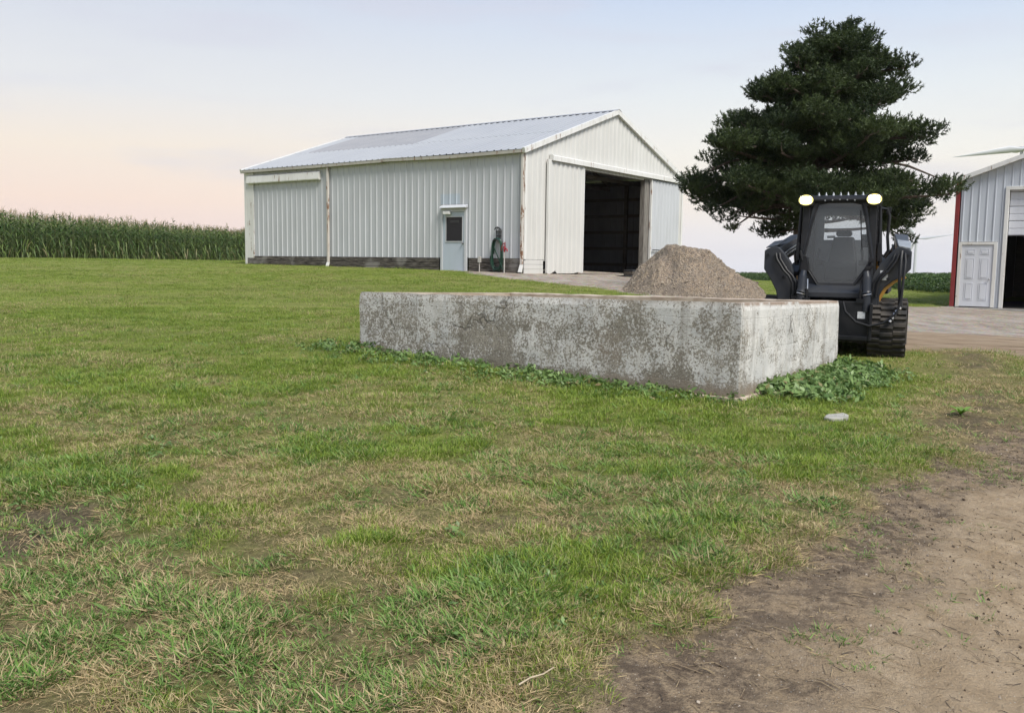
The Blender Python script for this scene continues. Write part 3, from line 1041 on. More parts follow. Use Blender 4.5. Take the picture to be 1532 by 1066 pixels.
def shed_pt(x, y, z=0.0):
    a = math.radians(90) - 0.6231
    return Vector((SROOT[0] + x * math.cos(a) - y * math.sin(a), SROOT[1] + x * math.sin(a) + y * math.cos(a), SROOT[2] + z))


# things by the wall, in the shed's own axes
SROT = math.radians(90) - 0.6231
HOSE_M = pmat('green_hose', (0.008, 0.035, 0.022), (0.012, 0.05, 0.03), 5, 0.4)
REDP_M = pmat('red_hydrant_paint', (0.26, 0.018, 0.03), (0.18, 0.015, 0.022), 9, 0.45)
GALV_M = pmat('galvanised_pipe', (0.50, 0.49, 0.46), (0.40, 0.38, 0.35), 12, 0.55, 0.3)
hh = empty('hose_hanger', shed_pt(-0.03, 1.05, 0), SROT, 'black wire hose hanger fixed to the white long wall', 'hanger')
m = MB()
for dy in (-0.10, -0.035, 0.035, 0.10):
    m.tube([(0, dy, 1.14), (0, dy, 1.50), (-0.04, dy * 0.85, 1.58 - abs(dy) * 0.3), (-0.10, dy * 0.85, 1.60 - abs(dy) * 0.3)], 0.016, 6)
m.tube([(-0.005, -0.11, 1.30), (-0.005, 0.11, 1.30)], 0.016, 6)
m.tube([(-0.005, -0.11, 1.46), (-0.005, 0.11, 1.46)], 0.016, 6)
arc = [(-0.09, 0.12 * math.cos(a), 1.50 + 0.10 * math.sin(a)) for a in np.linspace(0, math.pi, 9)]
m.tube(arc, 0.016, 6)
m.build('back_grid', BLACK_M, hh)
m = MB()
m.tube([(0.0, y_, 1.17 + 0.03 * math.cos(y_ * 14)) for y_ in np.linspace(-0.13, 0.13, 7)], 0.02, 6)
m.tube([(-0.17, y_, 1.14 + 0.03 * math.cos(y_ * 14)) for y_ in np.linspace(-0.13, 0.13, 7)], 0.02, 6)
for y_ in (-0.1, 0.0, 0.1):
    m.tube([(0.0, y_, 1.17), (-0.17, y_, 1.14)], 0.012, 6)
m.build('saddle', BLACK_M, hh)
hose = MB()
path = []
turns = 7
for i in range(turns * 28 + 8):
    a = 2 * math.pi * i / 28
    k = i / 28
    w = 0.175 + 0.02 * math.sin(k * 2.3) + 0.022 * (k % 3)
    h = 0.53 + 0.035 * math.sin(k * 1.7) + 0.008 * k
    zc = 1.20 - h + 0.02 * (k % 2)
    ca, sa = math.cos(a), math.sin(a)
    sq = (abs(ca) ** 3 + abs(sa) ** 3) ** (-1 / 3.0)
    path.append((-0.04 - 0.016 * k, w * ca * sq, zc + h * sa * sq * 0.97))
path += [(-0.14, 0.1, 0.9), (-0.15, -0.2, 0.35), (-0.17, -0.35, 0.08), (-0.2, -0.42, 0.04)]
hose.tube(path, 0.020, 7)
ho = hose.build('garden_hose', HOSE_M, None, smooth=True)
ho.location, ho.rotation_euler = hh.location, (0, 0, SROT)
tag(ho, 'green garden hose coiled over the hanger on the shed wall', 'hose')
yh = empty('yard_hydrant', shed_pt(-0.30, 0.60, -0.02), SROT, 'red-headed yard hydrant on a galvanised pipe near the shed corner', 'hydrant')
MB().tube([(0, 0, -0.1), (0, 0, 0.78)], 0.022, 10).build('pipe', GALV_M, yh, smooth=True)
m = MB()
m.tube([(0, 0, 0.76), (0, 0, 0.82), (0, 0, 0.92), (0, 0, 0.98)], [0.032, 0.042, 0.045, 0.03], 10)
m.tube([(0, 0, 0.86), (0, -0.07, 0.87), (0, -0.11, 0.84), (0, -0.115, 0.78)], [0.03, 0.028, 0.026, 0.026], 10)
m.build('spout_head', REDP_M, yh, smooth=True)
m = MB()
m.tube([(0, -0.02, 1.0), (0, 0.05, 1.06), (0, 0.10, 0.98), (0, 0.12, 0.86), (0, 0.115, 0.80)], [0.016, 0.018, 0.014, 0.013, 0.015], 8)
m.tube([(0, -0.02, 0.96), (0, -0.015, 1.10)], 0.02, 8)
m.build('lever', REDP_M, yh, smooth=True)
op = empty('outlet_post', shed_pt(-0.25, 1.72, -0.02), SROT, 'small grey outlet box on a short pipe right of the entry door', 'outlet post')
MB().tube([(0, 0, -0.1), (0, 0, 0.40)], 0.02, 8).build('pipe', GALV_M, op, smooth=True)
MB().box(-0.04, 0.04, -0.055, 0.055, 0.385, 0.60).build('outlet_box', GALV_M, op, bevel=0.01)
# clutter outside the big opening
gp = shed_pt(6.1, -0.9, 0)
tb = empty('tool_box', (gp.x, gp.y, tz(gp.x, gp.y) + 0.035), SROT, 'small grey box lying on a black mat outside the shed opening', 'box')
MB().box(-0.3, 0.3, -0.2, 0.2, 0.0, 0.15).build('body', TIMBER_M, tb, bevel=0.02)
MB().box(-0.31, 0.31, -0.21, 0.21, 0.152, 0.21).build('lid', BLACK_M, tb, bevel=0.02)
MB().box(0.05, 0.25, -0.216, -0.212, 0.04, 0.12).build('latch_plate', TRIM_M, tb)
mt_ = MB()
mt_.prism([(-1.05, -0.25), (0.75, -0.42), (0.95, 0.1), (0.4, 0.42), (-0.8, 0.30)], 'z', 0.0, 0.03)
mo = mt_.build('rubber_mat', BLACK_M, None, bevel=0.006)
mo.location, mo.rotation_euler = (gp.x, gp.y, tz(gp.x, gp.y) + 0.004), (0, 0, SROT)
tag(mo, 'thin black rubber mat on the gravel before the shed opening', 'mat')
gp2 = shed_pt(7.6, -0.25, 0)
mo = MB().prism([(-0.6, -0.15), (0.7, -0.2), (0.72, 0.12), (-0.5, 0.2)], 'z', 0.0, 0.05).build('threshold_board', BLACK_M, None, bevel=0.006)
mo.location, mo.rotation_euler = (gp2.x, gp2.y, tz(gp2.x, gp2.y) + 0.01), (0, 0, SROT)
tag(mo, 'dark board lying at the sill between mat and gravel pile', 'board')
bp = shed_pt(8.45, -0.32, 0)
bo = MB().box(-0.42, 0.35, -0.18, 0.18, -0.1, 0.42).build('timber_block', JAMB_M, None, bevel=0.015)
bo.location, bo.rotation_euler = (bp.x, bp.y, tz(bp.x, bp.y)), (0, 0, SROT)
tag(bo, 'weathered grey timber block at the right jamb of the opening', 'block')

# ---- the garage at the right
GA = -(math.radians(90) - math.radians(54.3))
GARROOT = (14.62, 30.15, 0.25)
gar = empty('garage', GARROOT, GA, 'white metal garage with dark red corner trim and a half raised overhead door', 'garage')
GW, GEAVE, GR, GL = 9.0, 4.18, 5.80, 14.0
gsl = (GR - GEAVE) / (GW / 2)


def grl(u):
    return GEAVE + gsl * min(u, GW - u)


grl.breaks = (GW / 2,)
F1 = lambda u, o, z: (u, -o, z)
PB = ((0.0, 0.0), (0.235, 0.0), (0.25, 1.0), (0.285, 1.0), (0.30, 0.0))
DU0, DU1 = 0.13, 1.27
OU0, OU1, OZ2 = 1.52, 5.6, 3.80
sheets('siding_panel', BWHITE_M, gar, F1, 0.12, DU1, 2.16, grl, period=0.2285, prof=PB, rib_h=0.02)
sheets('siding_panel', BWHITE_M, gar, F1, DU1, OU0 - 0.1, 0.02, grl, period=0.2285, prof=PB, rib_h=0.02)
sheets('siding_panel', BWHITE_M, gar, F1, OU0 - 0.1, OU1 + 0.1, OZ2 + 0.1, grl, period=0.2285, prof=PB, rib_h=0.02)
sheets('siding_panel', BWHITE_M, gar, F1, OU1 + 0.1, GW - 0.1, 0.02, grl, period=0.2285, prof=PB, rib_h=0.02)
sheets('siding_panel', BWHITE_M, gar, lambda u, o, z: (0.01 - o, u, z), 0.12, GL, 0.02, GEAVE - 0.02, period=0.2285, prof=PB, rib_h=0.02, step=2.742)
sheets('siding_panel', BWHITE_M, gar, lambda u, o, z: (GW + o, u, z), 0.12, GL, 0.02, GEAVE - 0.02, period=0.2285, prof=PB, rib_h=0.02, step=2.742)
sheets('siding_panel', BWHITE_M, gar, lambda u, o, z: (u, GL + o, z), 0.0, GW, 0.02, grl, period=0.2285, prof=PB, rib_h=0.02, step=2.742)
MB().box(-0.045, 0.085, -0.045, 0.10, 0.03, GEAVE - 0.03).build('corner_trim', RED_M, gar, bevel=0.004)
MB().box(-0.12, 0.10, -0.07, 0.12, -0.05, 0.028).build('corner_footing', CONC_FLOOR_M, gar)
MB().box(GW - 0.08, GW + 0.045, -0.045, 0.10, 0.03, GEAVE - 0.03).build('corner_trim', RED_M, gar, bevel=0.004)
gang = math.atan(gsl)
GRL = (GW / 2) / math.cos(gang)
for side in (0, 1):
    def gm(u, o, s, side=side):
        x = s * math.cos(gang) - o * math.sin(gang)
        z = GEAVE + 0.02 + s * math.sin(gang) + o * math.cos(gang)
        return (x if side == 0 else GW - x, u, z)
    u = -0.2
    while u < GL + 0.2 - 1e-3:
        b = min(u + 0.914, GL + 0.2)
        sheet('roof_panel', ROOF_M, gar, gm, u, b, -0.25, GRL, period=0.2285)
        u = b
    m = MB()
    p = [gm(-0.215, -0.10, -0.26), gm(-0.215, 0.035, -0.26), gm(-0.215, 0.035, GRL), gm(-0.215, -0.10, GRL)]
    q = [(a[0], -0.03, a[2]) for a in p]
    m.add(p + q, [(0, 1, 2, 3), (7, 6, 5, 4), (0, 4, 5, 1), (1, 5, 6, 2), (2, 6, 7, 3), (3, 7, 4, 0)])
    m.build('rake_trim', TRIM_M, gar)
# six-panel walk door in a peeling frame
m = MB()
m.box(DU0, DU0 + 0.10, -0.05, 0.05, 0.03, 2.15)
m.box(DU1 - 0.10, DU1, -0.05, 0.05, 0.03, 2.15)
m.box(DU0 + 0.1005, DU1 - 0.1005, -0.049, 0.05, 2.06, 2.15)
m.build('door_frame', PEEL_M, gar, bevel=0.005)
wd = empty('walk_door', (0, 0, 0), 0, '', '')
for k in ('label', 'category'):
    del wd[k]
wd.parent = gar
ix0, ix1 = DU0 + 0.105, DU1 - 0.105
MB().box(ix0, ix1, -0.02, 0.025, 0.05, 2.055).build('door_slab', DWHITE_M, wd)
dw = ix1 - ix0
for (z0, z1) in ((0.25, 0.82), (0.95, 1.62), (1.74, 1.93)):
    for k in (0, 1):
        a = ix0 + 0.13 + k * (dw / 2 - 0.045)
        b = a + dw / 2 - 0.20
        m = MB()
        e = 0.022
        for q in ((a, b, z0, z0 + e), (a, b, z1 - e, z1), (a, a + e, z0 + e, z1 - e), (b - e, b, z0 + e, z1 - e)):
            m.box(q[0], q[1], -0.029, -0.018, q[2], q[3])
        m.box(a + 0.045, b - 0.045, -0.034, -0.018, z0 + 0.045, z1 - 0.045)
        m.build('door_panel', DWHITE_M, wd, bevel=0.004)
m = MB()
m.tube([(ix1 - 0.07, -0.02, 0.95), (ix1 - 0.07, -0.06, 0.95)], 0.014, 8)
m.tube([(ix1 - 0.07, -0.06, 0.95), (ix1 - 0.07, -0.085, 0.95), (ix1 - 0.07, -0.10, 0.95)], [0.026, 0.03, 0.018], 10)
m.build('knob', STEEL_M, wd, smooth=True)
# overhead door
m = MB()
m.box(OU0 - 0.11, OU0, -0.055, 0.10, 0.02, OZ2)
m.box(OU1, OU1 + 0.11, -0.055, 0.10, 0.02, OZ2)
m.box(OU0 - 0.11, OU1 + 0.11, -0.054, 0.10, OZ2 + 0.001, OZ2 + 0.11)
m.build('door_frame', TRIM_M, gar, bevel=0.005)
od = empty('overhead_door', (0, 0, 0), 0, '', '')
for k in ('label', 'category'):
    del od[k]
od.parent = gar
zz = 2.36
for k in range(4):
    h = 0.46
    top = min(zz + h, OZ2 + 0.2)
    o = MB()
    o.box(OU0 + 0.01, OU1 - 0.01, 0.125, 0.165, zz + 0.006, top - 0.006)
    o.box(OU0 + 0.012, OU1 - 0.012, 0.115, 0.124, zz + 0.02, zz + 0.20)
    o.box(OU0 + 0.012, OU1 - 0.012, 0.115, 0.124, zz + 0.235, top - 0.02)
    o.build('door_section', DWHITE_M, od, bevel=0.004)
    zz = top
MB().box(OU0 + 0.01, OU1 - 0.01, 0.105, 0.18, 2.335, 2.364).build('bottom_seal', BLACK_M, od)
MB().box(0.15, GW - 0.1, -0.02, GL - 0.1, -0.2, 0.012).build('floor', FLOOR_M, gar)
MB().box(0.15, GW - 0.1, -0.5, -0.021, -0.2, 0.008).build('door_apron', CONC_FLOOR_M, gar)
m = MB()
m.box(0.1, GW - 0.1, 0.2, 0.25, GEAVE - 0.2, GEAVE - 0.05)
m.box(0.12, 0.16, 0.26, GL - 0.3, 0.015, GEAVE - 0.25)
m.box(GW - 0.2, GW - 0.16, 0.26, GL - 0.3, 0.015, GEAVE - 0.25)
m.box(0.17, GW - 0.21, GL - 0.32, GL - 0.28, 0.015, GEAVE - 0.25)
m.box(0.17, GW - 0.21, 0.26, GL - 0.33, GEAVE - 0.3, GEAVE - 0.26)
m.build('shade_lining', TIMBER_M, gar)  # dark sheets added inside the garage, standing in for its deep shade

# ------------------------------------------------------------------ the concrete bunk
t = NT('peeling_whitewash')
O = t.obj()
P = t.pos()
co = t.mix(t.rng(t.noise(P, 2.2, 5, 0.6), 0.35, 0.65), (0.225, 0.205, 0.165), (0.325, 0.30, 0.25))
co = t.mix(t.rng(t.noise(P, 60, 4, 0.7), 0.40, 0.64), co, (0.145, 0.13, 0.11))
co = t.mix(t.rng(t.noise(P, 0.7, 3), 0.52, 0.66, 0, 0.6), co, (0.26, 0.20, 0.145))
fine = t.noise(P, 36, 8, 0.82)
warp = t.noise(P, 7.0, 4, 0.6)
broad = t.noise(t.mapping(P, (1, 1, 0.75)), 1.35, 4, 0.6)
relz = t.attr('relz')                                       # 0 at the ground, 1 at the rim
k = t.math('ADD', fine, t.math('MULTIPLY', t.math('SUBTRACT', broad, 0.5), 0.42))
k = t.math('ADD', k, t.math('MULTIPLY', t.math('SUBTRACT', warp, 0.5), 0.32))
k = t.math('ADD', k, t.math('MULTIPLY', t.rng(relz, 0.0, 0.25), 0.12))
k = t.math('ADD', k, t.math('MULTIPLY', t.rng(relz, 0.55, 1.0), 0.045))
k = t.math('ADD', k, t.math('MULTIPLY', t.attr('endw'), 0.06))
paint = t.rng(k, 0.60, 0.69)
pc = t.mix(t.rng(t.noise(P, 3.0, 4), 0.35, 0.65), (0.465, 0.465, 0.45), (0.58, 0.572, 0.545))
pc = t.mix(t.rng(t.noise(t.mapping(P, (5, 5, 0.8)), 2.0, 4), 0.5, 0.72, 0, 0.5), pc, (0.42, 0.39, 0.34))
c = t.mix(t.math('MULTIPLY', paint, t.rng(relz, 0.03, 0.12)), co, pc)
rimb = t.math('MULTIPLY', t.rng(relz, 0.945, 0.985), t.rng(t.noise(P, 3.5, 4), 0.40, 0.52))
c = t.mix(t.math('MULTIPLY', rimb, t.math('ADD', t.math('MULTIPLY', t.attr('endw'), 0.65), 0.25)), c, (0.24, 0.175, 0.13))
crk = t.new('ShaderNodeTexVoronoi', feature='DISTANCE_TO_EDGE')
crk.inputs['Scale'].default_value = 0.62
wp = t.new('ShaderNodeVectorMath', operation='ADD')
nv = t.new('ShaderNodeTexNoise')
nv.inputs['Scale'].default_value = 5
t.link(P, nv.inputs['Vector'])
sc_ = t.new('ShaderNodeVectorMath', operation='SCALE')
sc_.inputs['Scale'].default_value = 0.35
t.link(nv.outputs['Color'], sc_.inputs[0])
t.link(P, wp.inputs[0])
t.link(sc_.outputs[0], wp.inputs[1])
t.link(wp.outputs[0], crk.inputs['Vector'])
ck = t.math('MULTIPLY', t.rng(crk.outputs['Distance'], 0.0, 0.012, 1, 0), t.rng(t.noise(P, 2.0, 3), 0.5, 0.6))
drip = t.noise(t.mapping(P, (7, 7, 0.35)), 1.0, 5, 0.6)
c = t.mix(t.math('MULTIPLY', t.rng(drip, 0.52, 0.68), 0.38), c, (0.15, 0.13, 0.105))
splash = t.math('MULTIPLY', t.rng(t.math('ADD', relz, t.math('MULTIPLY', warp, 0.25)), 0.14, 0.34, 1, 0), 0.75)
c = t.mix(splash, c, (0.215, 0.172, 0.13))
c = t.mix(t.math('MULTIPLY', ck, 0.55), c, (0.05, 0.045, 0.04))
t.color(c)
wvb = t.math('ABSOLUTE', t.math('SUBTRACT', t.math('FRACT', t.math('ADD', t.math('MULTIPLY', relz, 3.0), t.math('MULTIPLY', warp, 0.04))), 0.5))
board = t.rng(wvb, 0.0, 0.02, -0.3, 0)
hgt = t.math('ADD', t.math('ADD', board, t.math('MULTIPLY', paint, 0.35)), t.math('ADD', t.noise(P, 45, 5, 0.7), t.math('MULTIPLY', ck, -1.0)))
t.bump(hgt, 0.55, 0.012)
BUNK_M = t.set(0.9, 0, 0.2)
RIM_M = pmat('worn_rim_concrete', (0.30, 0.235, 0.18), (0.44, 0.37, 0.30), 5, 0.9, bump=0.5, bscale=50)
PITM = [Vector((x, y, 0)) for x, y in PIT]
RIMZ = [1.10, 1.145, 1.08, 1.035]                           # left-near, right-near, right-far, left-far


def bunk_mesh():
    ctr = sum(PITM, Vector()) / 4
    TH = 0.17
    n_out, n_in = [], []
    inner = []
    for i in range(4):
        a, b, c_ = PITM[i - 1], PITM[i], PITM[(i + 1) % 4]
        e1, e2 = (b - a).normalized(), (c_ - b).normalized()
        inner.append(b + (e2 - e1).normalized() * TH * 1.414)
    step = 0.07
    loop = []                                               # (outer, inner, rimz, end-wall flag)
    for i in range(4):
        j = (i + 1) % 4
        n = max(2, int((PITM[j] - PITM[i]).length / step))
        for k in range(n):
            u = k / n
            loop.append((PITM[i].lerp(PITM[j], u), inner[i].lerp(inner[j], u), RIMZ[i] * (1 - u) + RIMZ[j] * u, i))
    NZ = 17
    V, F4, RZ, EW, MI = [], [], [], [], []
    n = len(loop)
    for lev in range(NZ + 1):
        for (o, q, rz, i) in loop:
            z = -0.25 + (rz + 0.25) * lev / NZ
            out = (o - ctr).normalized()
            s = (o.x * 0.8 - o.y * 0.6)
            d = (float(fbm(s + o.y, z, 2.2, 3, 5 + i)) - 0.5) * 0.028 + (float(fbm(s + o.y, z, 11, 2, 15 + i)) - 0.5) * 0.010
            if lev == NZ:
                d -= 0.010 + 0.012 * float(vnoise(s * 6, 3.3, 4))
            V.append(o + out * d + Vector((0, 0, z - (0.012 * float(vnoise(s * 5, 1, 8)) if lev == NZ else 0))))
            RZ.append(max(0, min(1, (z - 0.16) / (rz - 0.16))))
            EW.append(1.0 if i == 1 else 0.0)
    base = len(V)
    for lev in range(2):
        for (o, q, rz, i) in loop:
            s = (o.x * 0.8 - o.y * 0.6)
            V.append(q + Vector((0, 0, (rz - 0.008 - 0.012 * float(vnoise(s * 5, 7, 8))) if lev == 0 else -0.2)))
            RZ.append(1.0 if lev == 0 else 0.0)
            EW.append(0.0)
    for lev in range(NZ):
        for k in range(n):
            k2 = (k + 1) % n
            F4.append((lev * n + k, lev * n + k2, (lev + 1) * n + k2, (lev + 1) * n + k))
            MI.append(0)
    for k in range(n):
        k2 = (k + 1) % n
        F4.append((NZ * n + k, NZ * n + k2, base + k2, base + k))
        MI.append(1)
        F4.append((base + k, base + k2, base + n + k2, base + n + k))
        MI.append(1)
    me = mesh_np('concrete_bunk', [tuple(v) for v in V], F4, [BUNK_M, RIM_M], 4, dict(relz=RZ, endw=EW))
    me.polygons.foreach_set('material_index', MI)
    return me


bunk = link('concrete_bunk', bunk_mesh())
tag(bunk, 'low open concrete bunk with peeling whitewashed walls standing in the grass', 'concrete bunk')
# footing ledge showing at the near corner
d1 = (PITM[0] - PITM[1]).normalized()
d2 = (PITM[2] - PITM[1]).normalized()
ft = MB()
prev = None
c0 = PITM[1] - d1 * 0.045 - d2 * 0.035
pts_f = [c0 + d1 * 1.25 + d2 * 0.04, c0 + d1 * 0.6 - d2 * 0.0, c0 + d1 * 0.05, c0 + d2 * 0.08, c0 + d2 * 0.8, c0 + d2 * 1.5 + d1 * 0.06, PITM[1] + d2 * 1.6 + d1 * 0.1, PITM[1] + d1 * 0.1 + d2 * 0.1, PITM[1] + d1 * 1.3 + d2 * 0.1]
ft.prism([(p.x, p.y) for p in pts_f], 'z', -0.15, 0.185)
ft.build('footing', RIM_M, bunk, bevel=0.012)

# ------------------------------------------------------------------ gravel pile
t = NT('mixed_gravel')
P = t.pos()
v = t.new('ShaderNodeTexVoronoi')
v.inputs['Scale'].default_value = 26
t.link(P, v.inputs['Vector'])
c = t.mix(t.rng(t.noise(P, 1.1, 5, 0.65), 0.40, 0.60), (0.31, 0.26, 0.195), (0.41, 0.32, 0.23))
c = t.mix(t.rng(v.outputs['Color'], 0.2, 0.9), c, (0.19, 0.155, 0.125))
v2 = t.new('ShaderNodeTexVoronoi')
v2.inputs['Scale'].default_value = 55
t.link(P, v2.inputs['Vector'])
c = t.mix(t.rng(v2.outputs['Color'], 0.62, 0.9, 0, 0.8), c, (0.47, 0.42, 0.36))
c = t.mix(t.rng(t.noise(P, 2.4, 4), 0.54, 0.66, 0, 0.8), c, (0.25, 0.21, 0.17))
t.color(c)
t.bump(t.math('ADD', v.outputs['Distance'], v2.outputs['Distance']), 0.9, 0.05)
PILE_M = t.set(0.95, 0, 0.15)
PCX, PCY = 4.78, 24.2
gx, gy_ = np.meshgrid(np.linspace(-2.6, 2.6, 150), np.linspace(-2.0, 2.6, 120))
bz = terr(PCX + gx, PCY + gy_)
rr = np.hypot(gx / np.where(gx < 0, 1.95, 1.95), gy_ / 1.75)
rr = rr + (fbm(gx, gy_, 0.9, 3, 31) - 0.5) * 0.42
hp = np.clip(1 - rr ** 1.15, -0.2, 1) * 1.75
hp = np.minimum(hp, 1.20 + 0.10 * (fbm(gx, gy_, 1.2, 3, 37) - 0.5) - 0.10 * np.clip(gx + 0.3, -1, 0.6) - 0.75 * np.clip(gx - 0.25, 0, 0.8) - 0.35 * np.clip(gx - 1.05, 0, 2))
hp = np.where(hp > 0, hp, hp * 0.6)
ero = (fbm(gx * 2.4, gy_ * 0.7, 1.6, 4, 33) - 0.5) * 0.26 + (fbm(gx, gy_, 7, 3, 35) - 0.5) * 0.07 + (rng.uniform(size=gx.shape) - 0.5) * 0.018
hp = hp + ero * sstep(hp, -0.05, 0.3)
pz = bz + hp
i2 = np.arange(gx.size).reshape(gx.shape)
qf = np.stack([i2[:-1, :-1], i2[:-1, 1:], i2[1:, 1:], i2[1:, :-1]], -1).reshape(-1, 4)
pile = link('gravel_pile', mesh_np('gravel_pile', np.stack([PCX + gx, PCY + gy_, pz], -1).reshape(-1, 3), qf, PILE_M, 4))
tag(pile, 'brown gravel pile with a flat crest in front of the shed', 'gravel pile')

peb_r = np.random.default_rng(77)
PSTONE_M = pmat('pile_stone', (0.36, 0.305, 0.235), (0.24, 0.195, 0.15), 4, 0.9)


def stone_mesh(nm, seed):
    r = np.random.default_rng(seed)
    bm = bmesh.new()
    bmesh.ops.create_icosphere(bm, subdivisions=1, radius=1)
    for v in bm.verts:
        v.co = Vector((v.co.x, v.co.y * 0.8, v.co.z * 0.6)) * r.uniform(0.7, 1.2)
    me_ = bpy.data.meshes.new(nm)
    bm.to_mesh(me_)
    bm.free()
    me_.materials.append(PSTONE_M)
    return me_


n = 9000
ii, jj = peb_r.integers(0, gx.shape[0], n), peb_r.integers(0, gx.shape[1], n)
hh_ = hp[ii, jj]
okp = (hh_ > -0.015) & (peb_r.uniform(size=n) < np.where(hh_ < 0.25, 0.9, 0.45))
ii, jj = ii[okp], jj[okp]
npb = len(ii)
sp = scatter('loose_stones', np.stack([PCX + gx[ii, jj] + peb_r.normal(0, .02, npb), PCY + gy_[ii, jj] + peb_r.normal(0, .02, npb), pz[ii, jj]], -1), peb_r.uniform(0, 6.28, (npb, 3)),
             np.exp(peb_r.normal(math.log(0.0125), 0.5, npb)), peb_r.integers(0, 4, npb), np.zeros(npb), [stone_mesh('pile_stone', 60 + k) for k in range(4)], None, None, 'stuff', pile)

# ------------------------------------------------------------------ track loader
DARK_M = pmat('dark_grey_paint', (0.015, 0.019, 0.028), (0.030, 0.032, 0.036), 3.0, 0.40, spec=0.42, bump=0.03, bscale=60)
DARK2_M = pmat('satin_black_paint', (0.007, 0.008, 0.010), (0.014, 0.014, 0.016), 6.0, 0.5, spec=0.3)
TRACK_M = pmat('worn_track_rubber', (0.012, 0.012, 0.012), (0.052, 0.044, 0.036), 5.0, 0.75, bump=0.3)
YEL_M = pmat('ochre_yellow_paint', (0.42, 0.22, 0.03), (0.35, 0.18, 0.03), 5.0, 0.4)
CHROME_M = pmat('bright_rod', (0.62, 0.63, 0.65), (0.5, 0.5, 0.52), 10, 0.2, 0.9)
PLATE_M = pmat('pale_grey_metal', (0.30, 0.32, 0.34), (0.22, 0.235, 0.25), 8, 0.35, 0.3)  # sky's reflection on an arm top put into the grey; also studs, bolts
LABEL_M = pmat('pale_decal', (0.55, 0.57, 0.58), (0.45, 0.46, 0.47), 20, 0.5)
BACK_M = pmat('grey_cab_lining', (0.16, 0.17, 0.18), (0.13, 0.138, 0.145), 6, 0.7)
SEAT_M = pmat('black_seat', (0.015, 0.016, 0.018), (0.025, 0.026, 0.028), 9, 0.7)
t = NT('cab_glass')
t.set(0.03, 0, 0.5)
tr = t.new('ShaderNodeBsdfTransparent')
tr.inputs['Color'].default_value = (0.90, 0.92, 0.93, 1)
gl = t.new('ShaderNodeBsdfGlossy')
gl.inputs['Roughness'].default_value = 0.04
fz = t.new('ShaderNodeFresnel')
fz.inputs['IOR'].default_value = 1.5
dif = t.new('ShaderNodeBsdfDiffuse')
dif.inputs['Color'].default_value = (0.30, 0.32, 0.345, 1)
m1 = t.new('ShaderNodeMixShader')
m1.inputs[0].default_value = 0.09                           # dust on the pane
t.link(tr.outputs[0], m1.inputs[1])
t.link(dif.outputs[0], m1.inputs[2])
m2 = t.new('ShaderNodeMixShader')
t.link(fz.outputs[0], m2.inputs[0])
t.link(m1.outputs[0], m2.inputs[1])
t.link(gl.outputs[0], m2.inputs[2])
t.link(m2.outputs[0], t.out.inputs['Surface'])
GLASS_M = t.m


CLEAR_M = GLASS_M.copy()
CLEAR_M.name = 'clean_glass'
for nd in CLEAR_M.node_tree.nodes:
    if nd.type == 'MIX_SHADER' and not nd.inputs[0].is_linked:
        nd.inputs[0].default_value = 0.02


def emat(name, col, s):
    t = NT(name)
    e = t.new('ShaderNodeEmission')
    e.inputs['Color'].default_value = col
    e.inputs['Strength'].default_value = s
    t.link(e.outputs[0], t.out.inputs['Surface'])
    return t.m


LAMP_M = emat('lit_work_lamp', (1.0, 0.95, 0.60, 1), 30.0)
LAMPRIM_M = emat('halo_glow_reflector', (1.0, 0.86, 0.30, 1), 1.6)  # reflector disc; the yellow halo around the lamps is put in as glow

LA = math.radians(24.0)
LX, LY = 4.50, 12.715
LZ = tz(LX, LY) - 0.015
ldr = empty('track_loader', (LX, LY, LZ), -LA, 'dark grey compact track loader with both cab work lamps lit behind the concrete bunk', 'track loader')


def sub(name, parent, label=None):
    o = bpy.data.objects.new(name, None)
    o.empty_display_size = 0.1
    COL.objects.link(o)
    o.parent = parent
    if label:
        o['label'] = label
    return o


# tracks
TW = 0.50


def track_path(n=200):
    """closed side profile (v back, z up) of the belt"""
    key = []
    fr, rr_ = (0.40, 0.425, 0.395), (1.95, 0.36, 0.33)
    for a in np.linspace(math.radians(95), math.radians(262), 26):
        key.append((fr[0] + fr[2] * math.cos(a), fr[1] + fr[2] * math.sin(a)))
    for a in np.linspace(math.radians(272), math.radians(445), 26):
        key.append((rr_[0] + rr_[2] * math.cos(a), rr_[1] + rr_[2] * math.sin(a)))
    key.append(key[0])
    key = np.array(key)
    s = np.r_[0, np.cumsum(np.hypot(*np.diff(key, axis=0).T))]
    q = np.linspace(0, s[-1], n + 1)[:-1]
    return np.stack([np.interp(q, s, key[:, 0]), np.interp(q, s, key[:, 1])], -1), s[-1]


tp, tlen = track_path(160)
lug = MB()
lug.prism([(-0.030, 0), (-0.018, 0.034), (0.018, 0.034), (0.030, 0)], 'x', -TW / 2 + 0.012, TW / 2 - 0.012)
